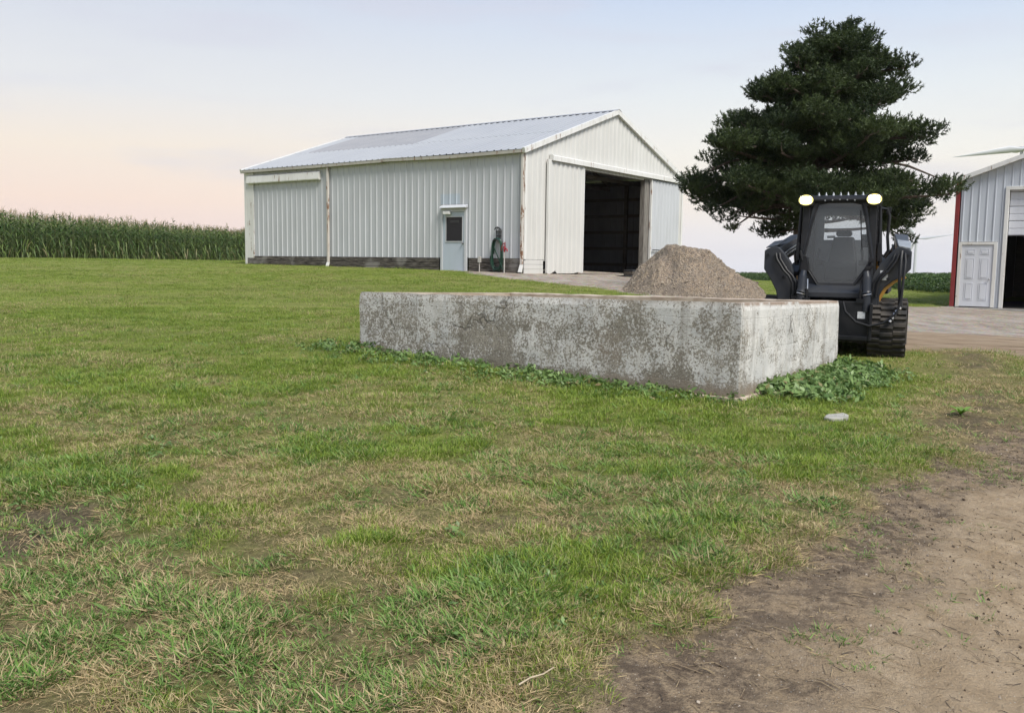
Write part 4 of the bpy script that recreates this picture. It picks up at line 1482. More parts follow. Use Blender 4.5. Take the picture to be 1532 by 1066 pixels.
# notch: three blocks across with stepped feet
lug_me = MB()
for a, b, dz, sh in ((-TW / 2 + 0.01, -0.085, 0.0, 0.012), (-0.083, 0.083, -0.004, -0.014), (0.085, TW / 2 - 0.01, 0.0, 0.012)):
    lug_me.prism([(-0.031 + sh, 0), (-0.019 + sh, 0.036 + dz), (0.019 + sh, 0.036 + dz), (0.031 + sh, 0)], 'x', a, b)
lug_o = lug_me.build('tread_bar', TRACK_M, None)
lug_data = lug_o.data
bpy.data.objects.remove(lug_o)
wheel_me = None
for sx in (-1, 1):
    tk = sub('track', ldr)
    tk.location = (0.72 * sx, 0, 0)
    m = MB()
    n = len(tp)
    d = np.roll(tp, -1, 0) - np.roll(tp, 1, 0)
    nrm = np.stack([d[:, 1], -d[:, 0]], -1)
    nrm /= np.linalg.norm(nrm, axis=1)[:, None]
    if np.sum(nrm * (tp - tp.mean(0))) < 0:
        nrm = -nrm
    vs = []
    for i in range(n):
        po, pi_ = tp[i], tp[i] - nrm[i] * 0.035
        vs += [(-TW / 2, po[0], po[1]), (TW / 2, po[0], po[1]), (TW / 2, pi_[0], pi_[1]), (-TW / 2, pi_[0], pi_[1])]
    fs = []
    for i in range(n):
        j = (i + 1) % n
        for k in range(4):
            k2 = (k + 1) % 4
            fs.append((4 * i + k, 4 * i + k2, 4 * j + k2, 4 * j + k))
    m.add(vs, fs)
    m.build('belt', TRACK_M, tk)
    NL = 58
    for k in range(NL):
        i = int(k * n / NL)
        o = part('tread_bar', lug_data, tk, (0, tp[i][0], tp[i][1]))
        o.rotation_euler = (math.atan2(nrm[i][1], nrm[i][0]) - math.pi / 2, 0, 0)
    for (v_, z_, r_) in ((0.40, 0.425, 0.33), (1.95, 0.36, 0.27), (0.85, 0.17, 0.12), (1.15, 0.17, 0.12), (1.45, 0.17, 0.12), (1.25, 0.72, 0.10)):
        m = MB()
        for xa, xb in ((-0.17, -0.06), (0.06, 0.17)):
            m.tube([(xa, v_, z_), (xb, v_, z_)], r_, 20)
        m.tube([(-0.2, v_, z_), (0.2, v_, z_)], r_ * 0.35, 12)
        m.build('track_wheel', DARK2_M, tk, smooth=True)
    MB().prism([(0.55, 0.26), (1.75, 0.24), (1.7, 0.56), (1.1, 0.66), (0.6, 0.58)], 'x', -0.05, 0.05).build('track_frame', DARK2_M, tk, bevel=0.01)

# chassis and lower front
m = MB()
m.prism([(0.30, 0.30), (0.22, 0.55), (0.30, 0.95), (0.55, 1.02), (2.2, 1.02), (2.45, 0.7), (2.3, 0.35)], 'x', -0.46, 0.46)
m.build('chassis', DARK2_M, ldr, bevel=0.02)
m = MB()
m.prism([(-0.50, 0.24), (0.50, 0.24), (0.53, 0.34), (0.53, 0.73), (0.46, 0.80), (-0.46, 0.80), (-0.53, 0.73), (-0.53, 0.34)], 'y', 0.02, 0.075)
m.box(-0.53, -0.49, -0.05, 0.019, 0.26, 0.78)
m.box(0.49, 0.53, -0.05, 0.019, 0.26, 0.78)
m.box(-0.50, 0.50, -0.03, 0.019, 0.26, 0.32)
m.build('coupler_plate', DARK2_M, ldr, bevel=0.008)
m = MB()
for x_ in (-0.36, 0.36):
    m.tube([(x_, 0.04, 0.80), (x_, 0.04, 0.96)], 0.022, 8)
    m.box(x_ - 0.05, x_ + 0.05, 0.0, 0.07, 0.78, 0.84)
m.build('coupler_latch', DARK2_M, ldr, smooth=True)
MB().box(0.335, 0.435, 0.008, 0.019, 0.565, 0.66).build('decal_plate', LABEL_M, ldr)
# front apron below the cab door
m = MB()
m.prism([(0.50, 0.72), (0.16, 0.84), (0.16, 0.92), (0.42, 1.06), (0.50, 1.06)], 'x', -0.47, 0.47)
m.build('front_apron', DARK_M, ldr, bevel=0.012)
for sx in (-1, 1):
    m = MB()
    m.prism([(0.62, 0.90), (0.62, 1.20), (0.85, 1.30), (2.2, 1.46), (2.35, 0.90)], 'x', 0.545 * sx, 0.70 * sx)
    m.build('fender', DARK2_M, ldr, bevel=0.015)
# lift arms
for sx in (-1, 1):
    arm = sub('lift_arm', ldr)
    m = MB()
    # elbow plate facing forward, with the drop leg down to the coupler
    pl = [(0.945, 1.53), (0.985, 1.50), (0.985, 1.235), (0.90, 1.11), (0.80, 0.92), (0.77, 0.76), (0.60, 0.76), (0.585, 1.02), (0.575, 1.20), (0.615, 1.34), (0.70, 1.46), (0.78, 1.55), (0.86, 1.565)]
    if sx > 0:
        pl = [(0.945, 1.53), (0.985, 1.50), (0.985, 1.26), (0.90, 1.16), (0.76, 1.09), (0.65, 0.99), (0.585, 0.86), (0.565, 0.74), (0.43, 0.74), (0.44, 1.02), (0.52, 1.20), (0.60, 1.34), (0.70, 1.46), (0.78, 1.55), (0.86, 1.565)]
        ed_ = [(0.905, 1.17), (0.765, 1.10), (0.655, 1.00), (0.59, 0.865), (0.57, 0.745)]
        MB().prism(ed_ + [(p_[0] + 0.030, p_[1] - 0.034) for p_ in ed_[::-1]], 'y', 0.20, 0.34).build('lower_edge', YEL_M, arm)
    m.prism([(x_ * sx, z_) for x_, z_ in pl], 'y', 0.16, 0.30)
    m.build('elbow', DARK_M, arm, bevel=0.012)
    m = MB()
    # upper beam running back and up
    a = [(0.80, 0.301, 1.30), (0.975, 0.301, 1.26), (0.975, 0.301, 1.515), (0.80, 0.301, 1.545)]
    b = [(0.70, 2.35, 1.55), (0.90, 2.35, 1.55), (0.90, 2.35, 1.80), (0.70, 2.35, 1.82)]
    m.add([(x_ * sx, y_, z_) for x_, y_, z_ in a + b], [(0, 1, 2, 3), (7, 6, 5, 4), (0, 4, 5, 1), (1, 5, 6, 2), (2, 6, 7, 3), (3, 7, 4, 0)])
    m.build('beam', DARK_M, arm, bevel=0.012)
    # top plate; on the right arm the sky's reflection is put into its colour
    m = MB()
    a = [(0.815, 0.17, 1.567), (0.965, 0.17, 1.535), (0.96, 0.95, 1.645), (0.775, 0.95, 1.675)]
    b = [(p[0], p[1], p[2] + 0.012) for p in a]
    m.add([(x_ * sx, y_, z_) for x_, y_, z_ in a + b], [(0, 1, 2, 3), (7, 6, 5, 4), (0, 4, 5, 1), (1, 5, 6, 2), (2, 6, 7, 3), (3, 7, 4, 0)])
    m.build('top_plate', PLATE_M if sx > 0 else DARK_M, arm)
    # pair of steel lines along the inner side of the beam
    for k in (0, 1):
        z0 = 1.42 - 0.055 * k
        MB().tube([(0.735 * sx, 0.33, z0 + 0.03), (0.73 * sx, 0.8, z0 + 0.10), (0.70 * sx, 1.5, z0 + 0.20)], 0.013, 8).build('hydraulic_line', CHROME_M if sx < 0 else DARK2_M, arm, smooth=True)
    # hoses bending down over the elbow
    for k in (0, 1):
        e = 0.05 * k
        MB().tube([((0.82 - e) * sx, 0.14, 1.46), ((0.80 - e) * sx, 0.11, 1.38), ((0.70 - e) * sx, 0.10, 1.22), ((0.62 - e) * sx, 0.09, 1.14), ((0.57 - e) * sx, 0.09, 1.04), ((0.55 - e) * sx, 0.10, 0.86)], 0.019, 8).build('hose', DARK2_M, arm, smooth=True)
    m = MB()
    # cross lug / inner brace from elbow to coupler pin
    m.prism([(0.60 * sx, 1.16), (0.44 * sx, 1.00), (0.40 * sx, 0.72), (0.52 * sx, 0.66), (0.60 * sx, 0.76)], 'y', 0.175, 0.285)
    m.build('drop_leg', DARK_M, arm, bevel=0.012)
    # lift cylinder and tilt cylinder
    m = MB()
    m.tube([(0.43 * sx, 0.10, 1.14), (0.435 * sx, 0.06, 0.92)], 0.062, 14)
    m.tube([(0.435 * sx, 0.06, 0.925), (0.44 * sx, 0.05, 0.90)], 0.070, 14)
    m.tube([(0.42 * sx, 0.115, 1.22), (0.43 * sx, 0.10, 1.13)], [0.04, 0.055], 12)
    cyl = m.build('tilt_cylinder', DARK_M, arm, smooth=True)
    MB().tube([(0.435 * sx, 0.055, 0.895), (0.437 * sx, 0.054, 0.886)], 0.0725, 16).build('cylinder_band', CHROME_M, cyl, smooth=True)
    MB().tube([(0.436 * sx, 0.054, 0.885), (0.44 * sx, 0.05, 0.66)], 0.058, 14).build('cylinder_barrel', DARK_M, cyl, smooth=True)
    MB().tube([(0.36 * sx, 0.09, 1.10), (0.352 * sx, 0.05, 0.94), (0.36 * sx, 0.05, 0.76)], 0.011, 6).build('hose', CHROME_M if sx < 0 else DARK2_M, arm, smooth=True)
    MB().tube([(0.60 * sx, 1.9, 1.35), (0.80 * sx, 1.85, 1.70)], 0.05, 10).build('pivot_pin', DARK2_M, arm, smooth=True)
    m = MB()
    for (x_, z_) in ((0.93, 1.44), (0.70, 1.12), (0.56, 0.90)):
        m.tube([(x_ * sx, 0.158, z_), (x_ * sx, 0.135, z_)], 0.024, 6)
    m.build('bolt', DARK2_M, arm)
    # ochre inner face of the arm
    m = MB()
    m.prism([(0.12 + 0.32, 0.72), (0.16 + 0.33, 1.00), (0.62, 1.14), (1.1, 1.20), (1.1, 1.14), (0.66, 1.06), (0.55, 0.96), (0.50, 0.72)], 'x', 0.55 * sx, 0.575 * sx)
    m.build('inner_plate', YEL_M, arm)
for x_, l_ in ((0.60, 'decal on right arm'),):
    MB().box(0.595, 0.695, 0.148, 0.159, 1.10, 1.235).build('decal_plate', LABEL_M, ldr)
# long hoses at the right arm falling to the coupler
hs = MB()
hs.tube([(0.90, 0.14, 1.47), (0.91, 0.05, 1.36), (0.90, 0.0, 1.12), (0.885, -0.02, 0.84), (0.84, -0.05, 0.66), (0.68, -0.08, 0.52), (0.50, -0.08, 0.47), (0.32, -0.07, 0.52), (0.18, -0.06, 0.66), (0.14, -0.02, 0.80)], 0.017, 8)
hs.build('auxiliary_hose', DARK2_M, ldr, smooth=True)
hs = MB()
hs.tube([(0.86, 0.14, 1.50), (0.855, 0.06, 1.38), (0.85, 0.03, 1.05), (0.87, 0.02, 0.84)], 0.022, 8)
hs.tube([(0.87, 0.02, 0.85), (0.88, 0.015, 0.74)], 0.03, 8)
hs.build('auxiliary_hose', DARK2_M, ldr, smooth=True)
m = MB()
for k in range(5):
    m.tube([(0.875 - 0.028 * k, 0.0 - 0.012 * k, 0.74 - 0.045 * k), (0.865 - 0.028 * k, -0.006 - 0.012 * k, 0.715 - 0.045 * k)], 0.028, 8)
m.build('hose_guard', CHROME_M, ldr, smooth=True)

# cab
cab = sub('cab', ldr)

glassp = [(-0.285, 2.165), (-0.15, 2.195), (0.15, 2.195), (0.285, 2.165), (0.345, 1.95), (0.445, 1.42), (0.40, 1.30), (0.235, 1.045), (-0.235, 1.045), (-0.40, 1.30), (-0.445, 1.42), (-0.345, 1.95)]
dy0 = lambda z: 0.36 + 0.10 * (z - 1.04) / 1.15             # the door leans back a little


def ring(poly, w):
    """outline offset outwards by w, about the polygon's centre"""
    cx_ = 0.0
    cz_ = 1.62
    out = []
    for x_, z_ in poly:
        L_ = math.hypot(x_ - cx_, (z_ - cz_) * 0.8)
        out.append((x_ + (x_ - cx_) / L_ * w, z_ + (z_ - cz_) / L_ * w * 0.95))
    return out


def frame_between(inner, outer, yo, thick):
    m = MB()
    n = len(inner)
    vs = [(x_, dy0(z_) + yo, z_) for x_, z_ in inner] + [(x_, dy0(z_) + yo, z_) for x_, z_ in outer] + \
         [(x_, dy0(z_) + yo + thick, z_) for x_, z_ in inner] + [(x_, dy0(z_) + yo + thick, z_) for x_, z_ in outer]
    fs = []
    for i in range(n):
        j = (i + 1) % n
        fs += [(i, j, n + j, n + i), (2 * n + i, 3 * n + i, 3 * n + j, 2 * n + j), (i, 2 * n + i, 2 * n + j, j), (n + i, n + j, 3 * n + j, 3 * n + i)]
    m.add(vs, fs)
    return m


door = sub('cab_door', ldr)
frame_between(glassp, ring(glassp, 0.035), 0.0, 0.05).build('door_frame', DARK2_M, door, bevel=0.006)
m = MB()
vs = [(x_, dy0(z_) + 0.02, z_) for x_, z_ in glassp] + [(x_, dy0(z_) + 0.028, z_) for x_, z_ in glassp]
n = len(glassp)
m.add(vs, [tuple(range(n)), tuple(range(2 * n - 1, n - 1, -1))] + [(i, (i + 1) % n, n + (i + 1) % n, n + i) for i in range(n)])
m.build('door_glass', GLASS_M, door)
m = MB()
m.tube([(x_, dy0(z_) - 0.012, z_) for x_, z_ in ring([glassp[k] for k in (5, 6, 7, 8, 9, 10)], 0.03)], 0.017, 8)
m.build('door_seal', DARK2_M, door, smooth=True)
m = MB()
for (x_, z_) in ((0.46, 1.38), (0.42, 1.26)):
    m.tube([(x_, 0.36, z_), (x_, 0.31, z_)], 0.035, 10)
m.prism([(0.47, 1.33), (0.50, 1.30), (0.42, 1.16), (0.37, 1.20)], 'y', 0.325, 0.36)
m.build('door_latch', DARK2_M, door, bevel=0.004)
m = MB()
m.prism([(-0.47, 1.45), (-0.41, 1.42), (-0.37, 1.24), (-0.43, 1.15), (-0.50, 1.24)], 'y', 0.31, 0.36)
m.tube([(-0.50, 0.32, 1.50), (-0.47, 0.32, 1.36)], 0.022, 8)
m.build('door_hinge', DARK2_M, door, bevel=0.004)
MB().tube([(0.33, dy0(1.55) + 0.005, 1.52), (0.31, dy0(1.75) + 0.0, 1.72), (0.285, dy0(2.1), 2.08)], 0.008, 6).build('wiper', DARK2_M, door)
# shell: posts, roof, lower sides, back wall with window
m = MB()
for sx in (-1, 1):
    # slanted front post
    a = [(0.42, 0.40, 1.06), (0.52, 0.40, 1.06), (0.52, 0.52, 1.06), (0.42, 0.52, 1.06)]
    b = [(0.40, 0.47, 2.20), (0.50, 0.47, 2.20), (0.50, 0.59, 2.20), (0.40, 0.59, 2.20)]
    m.add([(x_ * sx, y_, z_) for x_, y_, z_ in a + b], [(0, 1, 2, 3), (7, 6, 5, 4), (0, 4, 5, 1), (1, 5, 6, 2), (2, 6, 7, 3), (3, 7, 4, 0)])
    m.box(min(0.44 * sx, 0.52 * sx), max(0.44 * sx, 0.52 * sx), 1.60, 1.70, 1.06, 2.20)
m.build('post', DARK2_M, cab, bevel=0.01)
# infill between door frame and posts
outer = [(-0.35, 2.21), (-0.15, 2.235), (0.15, 2.235), (0.35, 2.21), (0.40, 1.95), (0.49, 1.42), (0.49, 1.28), (0.49, 0.98), (-0.49, 0.98), (-0.49, 1.28), (-0.49, 1.42), (-0.40, 1.95)]
frame_between(ring(glassp, 0.036), outer, 0.02, 0.05).build('front_surround', DARK_M, cab)
m = MB()
m.prism([(0.42, 2.20), (0.40, 2.24), (0.46, 2.30), (1.70, 2.30), (1.76, 2.22), (1.72, 2.19)], 'x', -0.50, 0.50)
m.build('roof', DARK2_M, cab, bevel=0.018)
for k in range(7):
    x_ = -0.30 + 0.10 * k
    MB().tube([(x_, 0.52, 2.297), (x_, 0.52, 2.350)], [0.022, 0.004], 6).build('roof_stud', PLATE_M, cab)
m = MB()
for x_ in (-0.2, -0.1, 0.0, 0.1, 0.2):
    m.tube([(x_, 0.41, 2.225 + 0.01 * (1 - abs(x_) * 5)), (x_, 0.395, 2.225 + 0.01 * (1 - abs(x_) * 5))], 0.011, 6)
m.build('visor_bolt', PLATE_M, cab)
m = MB()
m.box(-0.46, 0.46, 1.66, 1.70, 1.06, 1.70)
m.box(-0.46, -0.31, 1.66, 1.70, 1.701, 2.20)
m.box(0.31, 0.46, 1.66, 1.70, 1.701, 2.20)
m.box(-0.309, 0.309, 1.66, 1.70, 2.075, 2.20)
m.build('back_wall', BACK_M, cab)
MB().box(-0.305, 0.305, 1.672, 1.68, 1.702, 2.073).build('rear_glass', CLEAR_M, cab)
MB().box(-0.26, -0.14, 1.655, 1.659, 1.725, 1.765).build('rear_decal', LABEL_M, cab)
for sx in (-1, 1):
    m = MB()
    m.box(min(0.50 * sx, 0.515 * sx), max(0.50 * sx, 0.515 * sx), 0.50, 1.60, 1.06, 1.42)
    for k in range(10):
        y_ = 0.58 + 0.1 * k
        m.box(min(0.503 * sx, 0.511 * sx), max(0.503 * sx, 0.511 * sx), y_, y_ + 0.018, 1.42, 2.20)
    for k in range(6):
        z_ = 1.50 + 0.115 * k
        m.box(min(0.502 * sx, 0.509 * sx), max(0.502 * sx, 0.509 * sx), 0.50, 1.60, z_, z_ + 0.016)
    m.build('side_screen', DARK2_M, cab)
m = MB()
m.box(-0.46, 0.46, 0.45, 1.65, 1.025, 1.058)
m.build('cab_floor', DARK2_M, cab)
# seat and controls
seat = sub('seat', ldr)
m = MB()
m.prism([(0.95, 1.06), (0.95, 1.30), (1.0, 1.36), (1.45, 1.33), (1.45, 1.06)], 'x', -0.22, 0.22)
m.build('cushion', SEAT_M, seat, bevel=0.03)
m = MB()
a = [(-0.22, 1.36, 1.30), (0.22, 1.36, 1.30), (0.22, 1.50, 1.30), (-0.22, 1.50, 1.30)]
b = [(-0.15, 1.50, 1.74), (0.15, 1.50, 1.74), (0.15, 1.60, 1.74), (-0.15, 1.60, 1.74)]
m.add(a + b, [(0, 1, 2, 3), (7, 6, 5, 4), (0, 4, 5, 1), (1, 5, 6, 2), (2, 6, 7, 3), (3, 7, 4, 0)])
m.build('backrest', SEAT_M, seat, bevel=0.03)
m = MB()
m.prism([(-0.10, 1.745), (-0.125, 1.79), (-0.10, 1.84), (0.10, 1.84), (0.125, 1.79), (0.10, 1.745)], 'y', 1.51, 1.59)
m.build('headrest', SEAT_M, seat, bevel=0.02)
for sx in (-1, 1):
    m = MB()
    m.box(min(0.26 * sx, 0.36 * sx), max(0.26 * sx, 0.36 * sx), 0.95, 1.45, 1.30, 1.38)
    m.tube([(0.31 * sx, 0.98, 1.38), (0.31 * sx, 0.94, 1.50), (0.30 * sx, 0.95, 1.54)], [0.02, 0.022, 0.028], 8)
    m.build('armrest', SEAT_M, seat, bevel=0.008)
m = MB()
m.box(0.30, 0.42, 0.62, 0.70, 1.56, 1.75)
m.tube([(0.40, 0.66, 1.75), (0.43, 0.60, 1.95)], 0.012, 6)
m.build('display_panel', DARK2_M, cab, bevel=0.01)
# work lamps
for sx in (-1, 1):
    lp = sub('work_lamp', ldr)
    m = MB()
    m.box(min(0.36 * sx, 0.56 * sx), max(0.36 * sx, 0.56 * sx), 0.37, 0.47, 2.155, 2.305)
    m.build('housing', DARK2_M, lp, bevel=0.012)
    MB().prism([(0.46 * sx + 0.100 * math.cos(a), 2.232 + 0.074 * math.sin(a)) for a in np.linspace(0, 2 * math.pi, 25)[:-1]], 'y', 0.352, 0.368).build('reflector', LAMPRIM_M, lp)
    for dx_ in (-0.05, 0.0, 0.05):
        for dz_ in (-0.027, 0.027):
            MB().prism([(0.46 * sx + dx_ + 0.023 * math.cos(a), 2.232 + dz_ + 0.022 * math.sin(a)) for a in np.linspace(0, 2 * math.pi, 13)[:-1]], 'y', 0.340, 0.351).build('lamp_emitter', LAMP_M, lp)
# front pillar tubes, mirror arm and grab loop on the sides of the cab
for sx in (-1, 1):
    MB().tube([(0.57 * sx, 0.52, 1.30), (0.555 * sx, 0.55, 1.62), (0.54 * sx, 0.58, 2.15)], [0.035, 0.032, 0.02], 10).build('gas_strut', DARK2_M, cab, smooth=True)
    m = MB()
    m.box(min(0.53 * sx, 0.58 * sx), max(0.53 * sx, 0.58 * sx), 0.46, 0.52, 1.36, 1.62)
    m.build('hinge_block', DARK2_M, cab, bevel=0.006)
MB().tube([(0.52, 0.62, 2.12), (0.64, 0.60, 2.10), (0.665, 0.60, 2.0), (0.65, 0.60, 1.72), (0.67, 0.60, 1.52), (0.62, 0.60, 1.44), (0.54, 0.60, 1.46)], 0.022, 8).build('grab_loop', DARK2_M, cab, smooth=True)
MB().prism([(0.62, 2.03), (0.68, 2.05), (0.69, 2.13), (0.62, 2.13)], 'y', 0.585, 0.615).build('mirror', DARK2_M, cab, bevel=0.006)
# rear hood
m = MB()
m.prism([(1.72, 1.03), (1.72, 1.60), (1.95, 1.62), (2.5, 1.45), (2.55, 0.75), (2.45, 0.71)], 'x', -0.44, 0.44)
m.build('engine_hood', YEL_M, ldr, bevel=0.02)
m = MB()
m.box(0.52, 0.545, 0.70, 1.62, 1.07, 1.62)
m.build('side_cover', YEL_M, ldr, bevel=0.006)

# ------------------------------------------------------------------ pine tree
BARK_M = pmat('pine_bark', (0.055, 0.040, 0.032), (0.105, 0.080, 0.062), 5, 0.95, bump=0.9, bscale=14, stretch=(3, 3, 0.8))
t = NT('pine_needles')
rv = t.attr('rv')
c = t.mix(rv, (0.012, 0.026, 0.011), (0.078, 0.108, 0.034))
t.color(c)
t.set(0.55, 0, 0.25)
tr_ = t.new('ShaderNodeBsdfTranslucent')
t.link(c, tr_.inputs['Color'])
mx = t.new('ShaderNodeMixShader')
mx.inputs[0].default_value = 0.15
t.link(t.b.outputs[0], mx.inputs[1])
t.link(tr_.outputs[0], mx.inputs[2])
t.link(mx.outputs[0], t.out.inputs['Surface'])
NEEDLE_M = t.m
TX, TY = 8.30, 26.0
TB = tz(TX, TY)
tree = empty('pine_tree', (TX, TY, TB), 0, 'large dark green pine with a broad layered crown behind the loader', 'pine tree')
HT = 7.6
# crown half widths left and right of the trunk, metres, by height above the ground
hz = [1.5, 2.0, 2.35, 2.9, 3.3, 3.7, 4.2, 4.65, 5.15, 5.65, 6.15, 6.6, 7.0, 7.35, 7.6]
hl = [0.3, 1.2, 2.75, 3.05, 3.1, 3.05, 2.85, 2.6, 2.3, 1.65, 1.1, 0.7, 0.15, -0.3, -0.75]
hr = [0.9, 2.8, 3.2, 3.6, 3.75, 3.65, 3.4, 3.1, 2.8, 2.5, 2.5, 2.1, 1.85, 1.75, 1.6]
trr = random.Random(5)


def tcx(h):
    return 0.55 * max(0, (h - 3) / 5.5) ** 1.0


m = MB()
tpath, trad = [], []
for k in range(13):
    h = -0.2 + (HT - 0.3) * k / 12
    tpath.append((tcx(h) + 0.06 * math.sin(k * 1.3), 0.05 * math.cos(k * 1.7), h))
    trad.append(0.31 * (1 - k / 12.5) ** 0.8 + 0.02 + (0.08 if k == 0 else 0))
m.tube(tpath, trad, 12)
m.build('trunk', BARK_M, tree, smooth=True)
puffs = []
limbs = MB()
nl = 80
for i in range(nl):
    h0 = 1.9 + (HT - 2.5) * ((i + 0.5) / nl) ** 0.92
    az = i * 2.39996 + trr.uniform(-0.3, 0.3)
    tip_h = min(HT - 0.15, h0 + trr.uniform(-0.25, 0.55) * (1.2 if h0 > 3 else 0.6))
    ca, sa = math.cos(az), math.sin(az)
    ext = np.interp(tip_h, hz, hr) - tcx(h0) if ca > 0 else np.interp(tip_h, hz, hl) + tcx(h0)
    side = 0.5 * (np.interp(tip_h, hz, hr) + np.interp(tip_h, hz, hl))
    R_ = max(0.3, math.hypot(ext * ca, side * sa)) * trr.uniform(0.77, 1.07)
    if h0 < 2.5:
        R_ *= 0.9
    bx, by = tcx(h0), 0
    tip = Vector((bx + ca * R_, by + sa * R_, tip_h))
    midp = Vector((bx + ca * R_ * 0.5, by + sa * R_ * 0.5, h0 + (tip_h - h0) * 0.35 - 0.12 * R_ * 0.3))
    pth = []
    for k in range(7):
        u = k / 6
        p = Vector((bx, by, h0)) * (1 - u) ** 2 + midp * 2 * u * (1 - u) + tip * u * u
        pth.append(p)
    r0 = 0.035 + 0.017 * R_
    limbs.tube(pth, [r0 * (1 - 0.8 * k / 6) for k in range(7)], 6)
    npf = int(3 + R_ * 2.4)
    for k in range(npf):
        u = 1 - (k / npf) * (0.72 if h0 > 2.8 else 0.5)
        p = Vector((bx, by, h0)) * (1 - u) ** 2 + midp * 2 * u * (1 - u) + tip * u * u
        spread = 0.16 + 0.55 * R_ * 0.42 * (k / npf) ** 0.7 + 0.12
        q = p + Vector((-sa, ca, 0)) * trr.uniform(-1, 1) * spread + Vector((0, 0, trr.uniform(-0.05, 0.28)))
        if (q.z < 2.45 and -0.2 < q.x < 2.1) or (q.z < 2.5 and -2.3 < q.x < -0.8):
            continue
        puffs.append((q, trr.uniform(0.30, 0.52) * (0.78 + 0.12 * min(R_, 3))))
        limbs.tube([p - Vector((ca, sa, 0)) * 0.1, p.lerp(q, 0.6) - Vector((0, 0, 0.05)), q], [0.018, 0.012, 0.007], 5)
# hanging outer boughs
for (x_, y_, z_, r_) in ((-2.35, -0.6, 2.25, 0.42), (-2.75, -0.4, 2.45, 0.40), (-1.9, -0.8, 2.75, 0.36), (-0.75, -0.7, 2.1, 0.42), (-0.4, -0.5, 2.05, 0.3), (2.2, -0.6, 2.0, 0.42), (2.75, -0.3, 2.15, 0.42), (3.3, 0.1, 2.5, 0.40),
                         (2.45, -0.7, 1.75, 0.30), (2.9, -0.3, 1.70, 0.25), (-2.2, -0.6, 1.95, 0.26), (3.9, 0.0, 3.0, 0.4), (4.1, 0.1, 3.35, 0.38), (-3.0, 0.0, 3.05, 0.36), (-3.15, 0.2, 3.4, 0.36)):
    puffs.append((Vector((x_, y_, z_)), r_))
    limbs.tube([(x_ * 0.25, y_ * 0.2, z_ + 0.75), (x_ * 0.7, y_ * 0.6, z_ + 0.45), (x_, y_, z_)], [0.05, 0.035, 0.012], 6)
for k in range(26):
    h = HT - 1.7 + 1.75 * (k / 25)
    w = max(0.12, 0.5 * (np.interp(h, hz, hr) + np.interp(h, hz, hl)) * 0.85)
    c0 = 0.5 * (np.interp(h, hz, hr) - np.interp(h, hz, hl))
    a = trr.uniform(0, 6.28)
    q_ = trr.uniform(0.2, 1)
    puffs.append((Vector((c0 + math.cos(a) * w * q_, math.sin(a) * w * q_, h)), trr.uniform(0.24, 0.36)))
limbs.build('limb', BARK_M, tree, smooth=True)
NV, NF, NR = [], [], []
r2 = np.random.default_rng(3)
vcount = 0
for (q, pr) in puffs:
    ns = int(46 * (pr / 0.4) ** 2)
    shade = r2.uniform(0.1, 0.65)
    dirs = r2.normal(size=(ns, 3))
    dirs /= np.linalg.norm(dirs, axis=1)[:, None]
    dirs[:, 2] = dirs[:, 2] * 0.75 + 0.22
    base = np.array(q) + dirs * pr * r2.uniform(0.35, 1.0, (ns, 1)) * np.array([1.12, 1.12, 0.72])
    for s in range(ns):
        ax = dirs[s] * 0.75 + np.array([0, 0, 0.55]) + r2.normal(0, .18, 3)
        ax /= np.linalg.norm(ax)
        nn = 18
        L_ = r2.uniform(0.06, 0.115, nn)
        nd = ax * r2.uniform(0.25, 1.1, (nn, 1)) + r2.normal(0, 0.55, (nn, 3))
        nd /= np.linalg.norm(nd, axis=1)[:, None]
        st = base[s] + ax * r2.uniform(-0.06, 0.08, (nn, 1))
        pe = np.cross(nd, r2.normal(size=(nn, 3)))
        pe /= np.linalg.norm(pe, axis=1)[:, None]
        wd_ = 0.013
        tri = np.stack([st - pe * wd_, st + pe * wd_, st + nd * L_[:, None]], 1).reshape(-1, 3)
        NV.append(tri)
        NR.append(np.repeat(np.clip(shade + r2.uniform(-0.25, 0.35, nn), 0, 1), 3))
NV = np.concatenate(NV)
NR = np.concatenate(NR)
crown_me = mesh_np('crown', NV, np.arange(len(NV)).reshape(-1, 3), NEEDLE_M, 3, dict(rv=NR))
link('crown', crown_me, tree)
print('needles', len(NV) // 3)

# ------------------------------------------------------------------ corn
LEAF_M = leafy('corn_leaf', [(0.045, 0.092, 0.020), (0.13, 0.19, 0.045)], [(0.22, 0.20, 0.09), (0.32, 0.27, 0.14)], 0.3, 0.45, instanced=False)
STEM_M = pmat('corn_stem', (0.07, 0.105, 0.035), (0.125, 0.14, 0.055), 2.0, 0.7)
TASSEL_M = pmat('corn_tassel', (0.20, 0.17, 0.085), (0.28, 0.23, 0.12), 3.0, 0.8)


